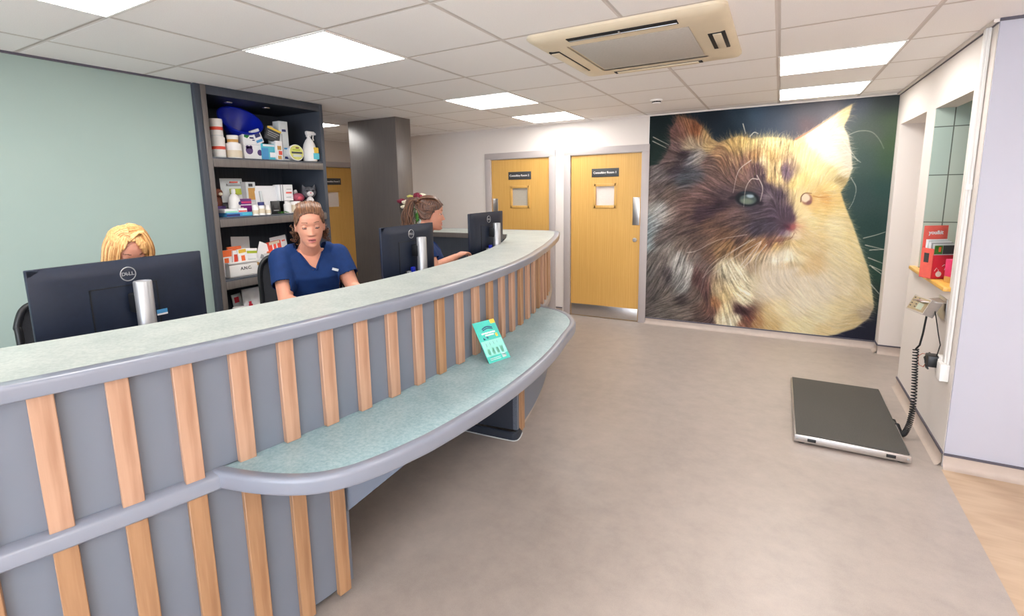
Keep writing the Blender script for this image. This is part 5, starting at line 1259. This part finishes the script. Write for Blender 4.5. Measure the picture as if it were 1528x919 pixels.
def hand(b, wrist, d, palm, side, curl=.5, mt='skin', sc=1.):
    """d = pointing direction, palm = palm normal, side = direction towards the thumb"""
    d = V(d).normalized(); n = V(palm).normalized(); n = (n - d * n.dot(d)).normalized(); t = d.cross(n); t = t if t.dot(V(side)) > 0 else -t
    w = V(wrist)
    secs = [(w, t, .026 * sc, n, .019 * sc), (w + d * .03 * sc, t, .034 * sc, n, .017 * sc), (w + d * .065 * sc, t, .040 * sc, n, .015 * sc), (w + d * .088 * sc, t, .039 * sc, n, .011 * sc)]
    loft(b, secs, mt, 20)
    for i, (off, L) in enumerate(((.029, .070), (.0098, .079), (-.0098, .073), (-.029, .056))):
        p = w + d * .082 * sc + t * off * sc; dd = (d + t * off * 2.0).normalized(); pts = [p]; rr = [.0098 * sc]
        for j, fr in enumerate((.45, .32, .23)):
            ang = curl * (.45 + .25 * j); dd = (dd * math.cos(ang) + n * math.sin(ang)).normalized(); p = p + dd * L * fr * sc; pts.append(p); rr.append((.0092 - .0009 * j) * sc)
        limb(b, pts, rr, mt, 10, 3)
    p = w + d * .025 * sc + t * .024 * sc; dd = (d * .55 + t * .75 + n * .35).normalized(); pts = [p, p + dd * .035 * sc]; dd = (d * .9 + t * .25 + n * .35).normalized(); pts += [pts[-1] + dd * .03 * sc, pts[-1] + dd * .03 * sc + (d + n * .4).normalized() * .024 * sc]
    limb(b, pts, [.0135 * sc, .0115 * sc, .0098 * sc, .0085 * sc], mt, 10, 3)

def person(label, seat, fwd, lean, headc, hfwd, hpitch, hroll, sh_z, arms, hairfn, vneck=True, eyes='down', curl=.5, palms=None):
    """seat = pelvis point on the seat; arms = {'R': (elbow, wrist, handdir), 'L': ...} all in world coordinates"""
    fw = V((fwd[0], fwd[1], 0)).normalized(); rt = V((fw.y, -fw.x, 0)); up = V((0, 0, 1))
    seat = V(seat); hc = V(headc)
    neck = hc + V((0, 0, -.135)) - fw * .035
    sh_c = V((seat.x, seat.y, 0)) + fw * lean + V((0, 0, sh_z))
    hf = V((hfwd[0], hfwd[1], 0)).normalized(); hr = V((hf.y, -hf.x, 0))
    HM = frameM(hc, hr, hf, up) @ Matrix.Rotation(-hpitch, 4, 'X') @ Matrix.Rotation(hroll, 4, 'Y')
    def body_secs(g):
        s = []
        H = sh_z - seat.z
        for f, hw, hd, yo in ((-.02, .15, .10, -.01), (.06, .185, .125, 0), (.20, .180, .12, 0), (.42, .152, .112, .01), (.60, .160, .120, .02), (.74, .168, .128, .025), (.86, .178, .108, .012), (.95, .172, .082, 0), (1.0, .135, .064, -.004), (1.045, .085, .056, -.004)):
            c = V((seat.x, seat.y, seat.z)) .lerp(sh_c, f) if f <= 1 else sh_c + up * (H * (f - 1))
            s.append((c + fw * yo, rt, hw + g, fw, hd + g))
        return s
    R = {}; b = MB()
    loft(b, body_secs(0), 'skin')
    limb(b, [sh_c + up * .015, neck.lerp(sh_c + up * .03, .45), neck + up * .06 + fw * .01], [.066, .054, .054], 'skin')
    head_grid(b, 'skin', HM)
    for s in (-1, 1):
        for dz, r_ in ((0, (.010, .019, .031)), (-.022, (.010, .012, .013))): b.ball(HM @ V((s * .0735, -.008, -.004 + dz)), r_, 'skin', 12, 10, rot=HM.to_euler())
    shp = {}
    for k, s in (('R', 1), ('L', -1)):
        e, w, hd = arms[k]; e, w = V(e), V(w); sp = sh_c + rt * s * .158 - up * .022; shp[k] = sp
        limb(b, [sp, sp.lerp(e, .45), e], [.054, .050, .040], 'skin'); limb(b, [e, e.lerp(w, .3), e.lerp(w, .75), w], [.039, .041, .031, .025], 'skin')
        d_ = V(hd) if hd else (w - e); pm, sd = (palms or {}).get(k, ((0, 0, -1), rt * -s)); hand(b, w + (w - e).normalized() * .004, d_, pm, sd, curl)
        # leg
        hip = seat + rt * s * .10; knee = hip + fw * .42 + up * .02; ank = V((knee.x, knee.y, .27)) - fw * .05
        limb(b, [hip, hip.lerp(knee, .5), knee], [.088, .078, .058], 'skin'); limb(b, [knee, knee.lerp(ank, .35), ank], [.056, .056, .038], 'skin')
        limb(b, [ank - up * .03, ank + fw * .10 - up * .055, ank + fw * .17 - up * .062], [.036, .034, .026], 'skin')
        shp[k + 'leg'] = (hip, knee, ank)
    me = evaluated(b.mesh('person_body'), .0038, 3, .5)
    me.materials.clear()
    for mt in ('skin', 'lip', 'brow', 'mouth'): me.materials.append(M[mt])
    inv = HM.inverted(); nV = len(me.vertices); co = np.empty(nV * 3, np.float32); me.vertices.foreach_get('co', co); co = co.reshape(-1, 3)
    I = np.array(inv); L = co @ I[:3, :3].T + I[:3, 3]
    nf = len(me.polygons); lt = np.empty(nf, np.int32); me.polygons.foreach_get('loop_total', lt); ls = np.empty(nf, np.int32); me.polygons.foreach_get('loop_start', ls)
    vi = np.empty(len(me.loops), np.int32); me.loops.foreach_get('vertex_index', vi)
    fc = np.add.reduceat(L[vi], ls, axis=0) / lt[:, None]
    x, y, z = fc[:, 0], fc[:, 1], fc[:, 2]; ax = np.abs(x); mi = np.zeros(nf, np.int32)
    lipup = (z > -.066) & (z < -.0545 - .35 * np.maximum(ax - .006, 0)) & (ax < .0235) & (y > .074)
    liplo = (z <= -.066) & (z > -.0800 + .012 * (ax / .023) ** 2) & (ax < .0225) & (y > .074)
    mi[lipup | liplo] = 1
    mi[(np.abs(z + .0662) < .0026) & (ax < .0185) & (y > .074)] = 3
    arcz = .0325 + .0035 * np.sin(np.clip((ax - .012) / .036, 0, 1) * PI * .8)
    mi[(np.abs(z - arcz) < .0024) & (ax > .016) & (ax < .047) & (y > .055)] = 2
    me.polygons.foreach_set('material_index', mi); me.polygons.foreach_set('use_smooth', np.ones(nf, bool))
    # eyeballs and lids belong to the body mesh
    eb = MB(); 
    for s in (-1, 1):
        c = V((s * .031, .0665, .008)); 
        eb.ball(HM @ c, .0112, 'eye', 18, 14, rot=HM.to_euler())
        look = V((0, 1, -.75 if eyes == 'down' else -.25)).normalized()
        eb.ball(HM @ (c + look * .0075), .0052, 'iris', 14, 10); eb.ball(HM @ (c + look * .0108), .0024, 'lash', 10, 8)
        lidz = .0030 if eyes == 'down' else .0080
        eb.ball(HM @ (c + V((0, .0012, lidz))), (.0150, .0128, .0098), 'skin', 18, 14, rot=HM.to_euler()); eb.ball(HM @ (c + V((0, .0, -.0105))), (.0145, .0125, .0072), 'skin', 18, 12, rot=HM.to_euler())
        lash = [HM @ (c + V((q * .0135, .0122 * math.sqrt(max(0, 1 - (q * .93) ** 2)) + .001, lidz - .0085 - .003 * (1 - q * q)))) for q in [-1 + 2 * i / 10 for i in range(11)]]
        eb.tube(lash, .0021, 'lash', 6)
    # join the eye pieces
    bm = bmesh.new(); bm.from_mesh(me); em = eb.mesh('eyes'); base = len(me.materials)
    for mt in eb.mats: me.materials.append(mt)
    n0 = len(bm.faces); bm.from_mesh(em); bm.faces.ensure_lookup_table()
    for i in range(n0, len(bm.faces)): bm.faces[i].material_index += base
    bm.to_mesh(me); bm.free(); bpy.data.meshes.remove(em)
    root = thing('person', label, 'person', (seat.x, seat.y, .18)); off = V((-seat.x, -seat.y, -.18))
    link('body', me, root, off)
    # scrub top
    b = MB(); loft(b, body_secs(.013), 'navy')
    for k, s in (('R', 1), ('L', -1)):
        e = V(arms[k][0]); sp = shp[k]; mid = sp.lerp(e, .66); limb(b, [sp - up * .004, sp.lerp(e, .3), mid], [.071, .069, .067], 'navy', 18); 
    limb(b, [sh_c + rt * .10 + up * .012, sh_c - rt * .10 + up * .012], [.05, .05], 'navy')
    tm = evaluated(b.mesh('scrub_top'), .006, 6, .5); bm = bmesh.new(); bm.from_mesh(tm); dele = []
    wr = {}
    for f in bm.faces:
        c = f.calc_center_median(); r_ = c - sh_c; lx, ly, lz = r_.dot(rt), r_.dot(fw), r_.z; kill = False
        if lz > -.02 and math.hypot(lx, (ly - .0) * 1.0) < .082 + max(0, -lz) * .2: kill = True
        if vneck and ly > 0 and lz > -.085 and abs(lx) < .006 + .62 * (lz + .085): kill = True
        for k in 'RL':
            e = V(arms[k][0]); sp = shp[k]; ax_ = (e - sp); tt = (c - sp).dot(ax_) / ax_.length_squared; dist = (c - sp - ax_ * tt).length
            if tt > .645 and dist < .085 and (tt < 1.1) and abs(lx) > .14: kill = True
        if kill: dele.append(f)
    bmesh.ops.delete(bm, geom=dele, context='FACES')
    # fabric folds
    for v in bm.verts:
        r_ = v.co - sh_c; q = r_.dot(rt); z_ = r_.z
        v.co += v.normal * (.0026 * math.sin(46 * q + 30 * z_ + 3 * math.sin(17 * z_)) + .002 * math.sin(75 * z_ - 32 * q)) * min(1, max(0, -z_ - .06) * 5)
    bm.to_mesh(tm); bm.free()
    ob = bpy.data.objects.new('t', tm); COL.objects.link(ob); so = ob.modifiers.new('s', 'SOLIDIFY'); so.thickness = .004; so.offset = -1
    dg = bpy.context.evaluated_depsgraph_get(); dg.update(); t2 = bpy.data.meshes.new_from_object(ob.evaluated_get(dg)); bpy.data.objects.remove(ob)
    t2.materials.clear(); t2.materials.append(M['navy']); t2.polygons.foreach_set('use_smooth', np.ones(len(t2.polygons), bool)); t2.polygons.foreach_set('material_index', np.zeros(len(t2.polygons), np.int32))
    top = link('scrub_top', t2, root, off)
    if vneck:
        vc = np.array([v.co[:] for v in t2.vertices]); rel = vc - np.array(sh_c); lx, ly, lz = rel @ np.array(rt), rel @ np.array(fw), rel[:, 2]; P = []
        for s, rng_ in ((-1, range(8, -1, -1)), (1, range(1, 9))):
            for i in rng_:
                z_ = -.082 + .088 * i / 8; x_ = s * (.008 + .62 * (z_ + .085)); k_ = np.argmin((lx - x_) ** 2 + (lz - z_) ** 2 + np.where(ly < .03, 1, 0)); P.append(V(vc[k_]))
        P = [P[0]] + [(P[i - 1] + P[i] * 2 + P[i + 1]) / 4 if i != 8 else P[i] for i in range(1, len(P) - 1)] + [P[-1]]
        b = MB(); b.tube([cr(P, i / 60) for i in range(61)], .0065, 'navy', 8); b.build('collar', top)
    b = MB(); pc = sh_c - up * .095 - rt * .118 + fw * .115
    b.bm((lambda q: (bmesh.ops.create_cube(q, size=1.), q)[1])(bmesh.new()), 'pale', frameM(pc, rt, up, -fw) @ Matrix.Rotation(.35, 4, 'Z') @ Matrix.Diagonal((.036, .014, .006, 1))); b.build('name_badge', top)
    b = MB(); loft(b, body_secs(.02)[:4], 'navy_dark')
    for k in 'RL':
        hip, knee, ank = shp[k + 'leg']; limb(b, [hip, hip.lerp(knee, .5), knee], [.098, .090, .072], 'navy_dark'); limb(b, [knee, knee.lerp(ank, .5), ank + up * .01], [.072, .066, .056], 'navy_dark')
    tr = evaluated(b.mesh('trousers'), .009, 3); tr.materials.clear(); tr.materials.append(M['navy_dark']); link('trousers', tr, root, off)
    for k in 'RL':
        ank = shp[k + 'leg'][2]; b = MB(); limb(b, [ank - up * .035, ank + fw * .10 - up * .052, ank + fw * .18 - up * .058], [.043, .040, .032], 'black'); b.build('shoe', root, off)
    hairfn(root, off, HM, sh_c, fw, rt)
    return root

def hair_cap(b, HM, mt, grow, keep, nz=70, na=120, ridge=.0022, freq=40, flow=9.):
    zs = [-.116 + .2345 * (i / (nz - 1)) for i in range(nz)]; vs = []; ok = []
    for z in zs:
        for k in range(na):
            a = 2 * PI * k / na; p = V(head_pt(a, z, grow + ridge * math.sin(freq * a + flow * math.sin(z * 30)) + .5 * ridge * math.sin(71 * a + 40 * z), False)); vs.append(p); ok.append(keep(p, a))
    fs = []
    for i in range(nz - 1):
        for k in range(na):
            q = (i * na + k, i * na + (k + 1) % na, (i + 1) * na + (k + 1) % na, (i + 1) * na + k)
            if all(ok[j] for j in q): fs.append(q)
    fs.append(tuple((nz - 1) * na + k for k in range(na)))
    # inner shell for thickness
    n = len(vs); vs2 = [HM @ p for p in vs] + [HM @ (p * .93) for p in vs]
    b.add(vs2, fs + [tuple(n + j for j in reversed(f)) for f in fs], mt)
def strands(b, HM, mts, curves, r, rng, n, spread, seg=6, wave=0.):
    """each curve = list of local points; n thin strands of mixed tones follow it, scattered by 'spread'"""
    mts = mts if isinstance(mts, (list, tuple)) else [mts]
    for c in curves:
        for i in range(n):
            o = V((rng.gauss(0, spread), rng.gauss(0, spread), rng.gauss(0, spread * .4))); o2 = V((rng.gauss(0, spread), rng.gauss(0, spread), rng.gauss(0, spread))); ph = rng.uniform(0, 6.28)
            P = [HM @ (V(p) + o * (.5 + j / len(c)) + o2 * (j / len(c)) ** 2) for j, p in enumerate(c)]
            Q = [cr(P, u / 16) + V((1, 1, 0)) * (wave * math.sin(u * .9 + ph) * u / 16) for u in range(17)]
            b.tube(Q, [r * (1 - .5 * (u / 16) ** 3) * min(1, .45 + u / 4) for u in range(17)], rng.choice(mts), seg)

def hair_b(root, off, HM, sh_c, fw, rt):
    rng = random.Random(5); b = MB()
    T = ['hair_brown', 'hair_brown_dk', 'hair_brown', 'hair_brown_dk', 'hair_brown_lt']
    hl = lambda x: .086 - 6.0 * x * x if abs(x) < .05 else .071 - 2.4 * (abs(x) - .05)
    hair_cap(b, HM, 'hair_brown', .007, lambda p, a: p.z > (hl(p.x) if p.y > .02 else (-.02 - .4 * max(0, -p.y) if p.y < -.02 else .012)), ridge=.0014)
    b.build('hair', root, off)
    b = MB(); C = []
    for i in range(90):
        x = -.062 + .124 * i / 89; j = rng.gauss(0, .002); y0 = float(np.interp(hl(x), HZ, HF)) * math.sqrt(max(.05, 1 - (x / .078) ** 2)) + .004
        C.append([(x, y0, hl(x) + j - .002), (x * 1.05, .035, .122 - 4.2 * x * x + j), (x * .95, -.04, .126 - 4 * x * x + j), (x * .5, -.104, .06)])
    strands(b, HM, T, C, .0026, rng, 1, .0012)
    for s in (-1, 1):
        C = [[(s * (.062 + .0012 * j), .046 - .006 * j, .062 - .010 * j), (s * .0785, .006 - .004 * j, .034 - .011 * j), (s * .072, -.06, .01 - .010 * j), (s * .03, -.105, .0)] for j in range(8)]
        strands(b, HM, T, C, .0026, rng, 3, .002)
    b.build('swept_back_strands', root, off)
    b = MB()
    for s, n in ((1, 16), (-1, 22)):
        for i in range(n):
            c = V((s * (.050 + rng.uniform(0, .035)), -.055 + rng.uniform(-.02, .02), -.04 + rng.uniform(-.02, .02))); rr = rng.uniform(.010, .02); ph = rng.uniform(0, 6)
            b.tube([HM @ (c + V((s * (.015 + .010 * math.sin(u * .6 + ph)), rr * math.cos(u * .5 + ph), -.055 * u / 16 + rr * math.sin(u * .5 + ph)))) for u in range(17)], .0022, rng.choice(['hair_dark', 'hair_brown_dk', 'hair_brown']), 6)
    b.ball(HM @ V((0, -.105, -.01)), (.045, .035, .04), 'hair_dark'); b.build('curls', root, off)
def hair_c(root, off, HM, sh_c, fw, rt):
    rng = random.Random(6); b = MB(); T = ['hair_dark', 'hair_dark', 'hair_dark_lt', 'hair_brown_dk']
    hair_cap(b, HM, 'hair_dark', .009, lambda p, a: p.z > (.070 - 1.0 * max(0, abs(p.x) - .04) if p.y > .03 else (-.045 if p.y < -.03 else .0 + .5 * max(0, p.y))), ridge=.002)
    b.build('hair', root, off)
    b = MB(); C = []
    for s in (-1, 1):
        for j in range(16): C.append([(s * (.058 + .0012 * j), .062 - .005 * j, .066 - .005 * j), (s * .0815, .012 - .001 * j, .062 - .006 * j), (s * .070, -.055, .075 - .007 * j), (s * .012, -.112, .085 - .003 * j)])
    for i in range(50): x = -.055 + .11 * i / 49; C.append([(x, .074, .082 - 5 * x * x), (x, .025, .127 - 4 * x * x), (x * .8, -.05, .128 - 4 * x * x), (x * .3, -.112, .09)])
    strands(b, HM, T, C, .0034, rng, 2, .002); b.build('swept_back_strands', root, off)
    b = MB(); b.ball(HM @ V((0, -.112, .088)), (.026, .024, .026), 'hair_dark')
    strands(b, HM, T, [[(0, -.10, .09), (.0, -.145, .09), (0, -.165, .03), (0, -.165, -.06), (0, -.155, -.17)]], .0045, rng, 110, .016, wave=.008); b.build('ponytail', root, off)
def hair_a(root, off, HM, sh_c, fw, rt):
    rng = random.Random(8); b = MB(); T = ['hair_blonde', 'hair_blonde', 'hair_blonde_lt', 'hair_blonde_dk']
    HX = HM @ Matrix.Diagonal((1, 1, 1.1, 1))
    hair_cap(b, HX, 'hair_blonde', .009, lambda p, a: (p.z > .088 - 1.5 * max(0, abs(p.x - .012) - .012)) if p.y > .03 else True, ridge=.002)
    b.build('hair', root, off)
    b = MB(); C = []
    def el(az, ev, g, s): return (s * (.074 + g) * math.cos(ev) * math.sin(az), -.002 + (.088 + g) * math.cos(ev) * math.cos(az), (.117 + g) * math.sin(ev))
    for s in (-1, 1):
        for j in range(26):
            az = .80 + 2.3 * j / 25; g = .012 + (.010 if s < 0 else 0)
            y0 = .066 - .15 * j / 25; P0 = (.012, y0, (.117 + .012) * math.sqrt(max(.1, 1 - (y0 / .1) ** 2)))
            e3 = el(az, -.1, g + .004, s)
            C.append([P0, el(az * .9, 1.0, g, s), el(az, .55, g + .002, s), el(az, .2, g + .004, s), e3, (e3[0] * 1.02, e3[1] * .9, -.09), (e3[0] * .95, e3[1] * .8 + .01, -.18)])
    strands(b, HX, T, C, .0040, rng, 9, .0030); b.build('long_locks', root, off)

# middle: looking down, short-sleeved navy scrub top
person('person in a navy scrub top with swept-back light brown hair, looking down at the desk', (.185, .185, .76), (.85, -.53), .05, (.316, .10, 1.438), (.80, -.60), .20, .03, 1.268,
       {'R': ((.285, -.075, 1.035), (.52, -.045, .965), (.9, .35, -.1)), 'L': ((.43, .285, 1.06), (.63, .245, .965), (.9, -.2, -.15))}, hair_b)
# far end: in profile, reaching to the mouse
person('person with a dark brown ponytail seen in profile, reaching towards the furthest monitor', (.262, 1.105, .76), (.8, .6), .06, (.372, 1.165, 1.445), (.80, .60), .12, 0, 1.245,
       {'R': ((.50, 1.02, 1.065), (.552, 1.21, 1.125), (.2, .95, .25)), 'L': ((.22, 1.36, 1.02), (.42, 1.42, .965), (.9, .1, 0))}, hair_c, eyes='open', curl=.75)
# nearest: only hair and forehead show above the monitor
person('blonde person mostly hidden behind the nearest monitor, only hair and forehead showing', (-.20, -.655, .76), (1, -.05), .03, (-.150, -.618, 1.345), (.95, -.10), .42, 0, 1.17,
       {'R': ((-.10, -.86, 1.0), (.12, -.80, .965), (1, .2, 0)), 'L': ((-.10, -.45, 1.0), (.12, -.50, .965), (1, -.2, 0))}, hair_a, eyes='open')
# keyboards and mouse the hands rest on
def keyboard(label, x, y, rz):
    t = thing('keyboard', label, 'keyboard', (x, y, .92), rz, 'keyboards on the desk'); MB().box((-.07, -.21, 0), (.07, .21, .014), 'black', .004).build('key_tray', t); b = MB()
    for i in range(5):
        for j in range(14): b.box((-.06 + .024 * i, -.2 + .0286 * j, .013), (-.04 + .024 * i, -.176 + .0286 * j, .019), 'darkgrey', .002, 1)
    b.build('keys', t)
keyboard('black keyboard in front of the blonde person', .17, -.65, 0); keyboard('black keyboard under the hands of the person looking down', .66, .08, -.5)
# ---------------------------------------------------------------- daylight and camera
w = bpy.data.worlds.new('daylight'); SC.world = w; w.use_nodes = True; nt = w.node_tree
sky = nt.nodes.new('ShaderNodeTexSky'); sky.sky_type = 'HOSEK_WILKIE'; sky.turbidity = 3; sky.sun_direction = (0.3, -.5, .8)
nt.links.new(sky.outputs[0], nt.nodes['Background'].inputs[0]); nt.nodes['Background'].inputs[1].default_value = .5
LED = M['led'].node_tree.nodes['Principled BSDF']; LED.inputs['Emission Strength'].default_value = 11.0; LED.inputs['Emission Color'].default_value = (1, .965, .925, 1)
def area(name, loc, rot, sx, sy, power, col):
    l = bpy.data.lights.new(name, 'AREA'); l.shape = 'RECTANGLE'; l.size = sx; l.size_y = sy; l.energy = power; l.color = col
    o = bpy.data.objects.new(name, l); COL.objects.link(o); o.location = loc; o.rotation_euler = rot; return o
area('window_daylight', (3.0, YF - .2, 1.3), (PI / 2, 0, 0), 4.8, 1.9, 200, (.78, .88, 1.0))
sl = bpy.data.lights.new('sun', 'SUN'); sl.energy = 60; sl.angle = .01; sl.color = (.86, .93, 1)
so_ = bpy.data.objects.new('sun', sl); COL.objects.link(so_); so_.rotation_euler = V((.12, .62, -.78)).to_track_quat('-Z', 'Y').to_euler()
C0 = V((2.6099, -1.8416, 1.6162))
cam = bpy.data.cameras.new('camera'); co = bpy.data.objects.new('camera', cam); COL.objects.link(co)
yaw, pitch, roll = -.5213, .1567, -.0209
f = V((math.sin(yaw) * math.cos(pitch), math.cos(yaw) * math.cos(pitch), -math.sin(pitch))); r0 = V((math.cos(yaw), -math.sin(yaw), 0)); u0 = r0.cross(f)
r = r0 * math.cos(roll) + u0 * math.sin(roll); u = -r0 * math.sin(roll) + u0 * math.cos(roll)
co.matrix_world = frameM(C0, r, u, -f)
cam.sensor_width = 36; cam.lens = 743.84 / 1528 * 36; cam.shift_x = (764 - 733.4) / 1528; cam.shift_y = -(459.5 - 399.92) / 1528; cam.clip_start = .02
SC.camera = co
SC.view_settings.view_transform = 'Standard'; SC.view_settings.look = 'None'; SC.view_settings.gamma = 1; SC.view_settings.use_curve_mapping = False
SC.view_settings.exposure = 0.45
SC.cycles.diffuse_bounces = 8; SC.cycles.max_bounces = 14
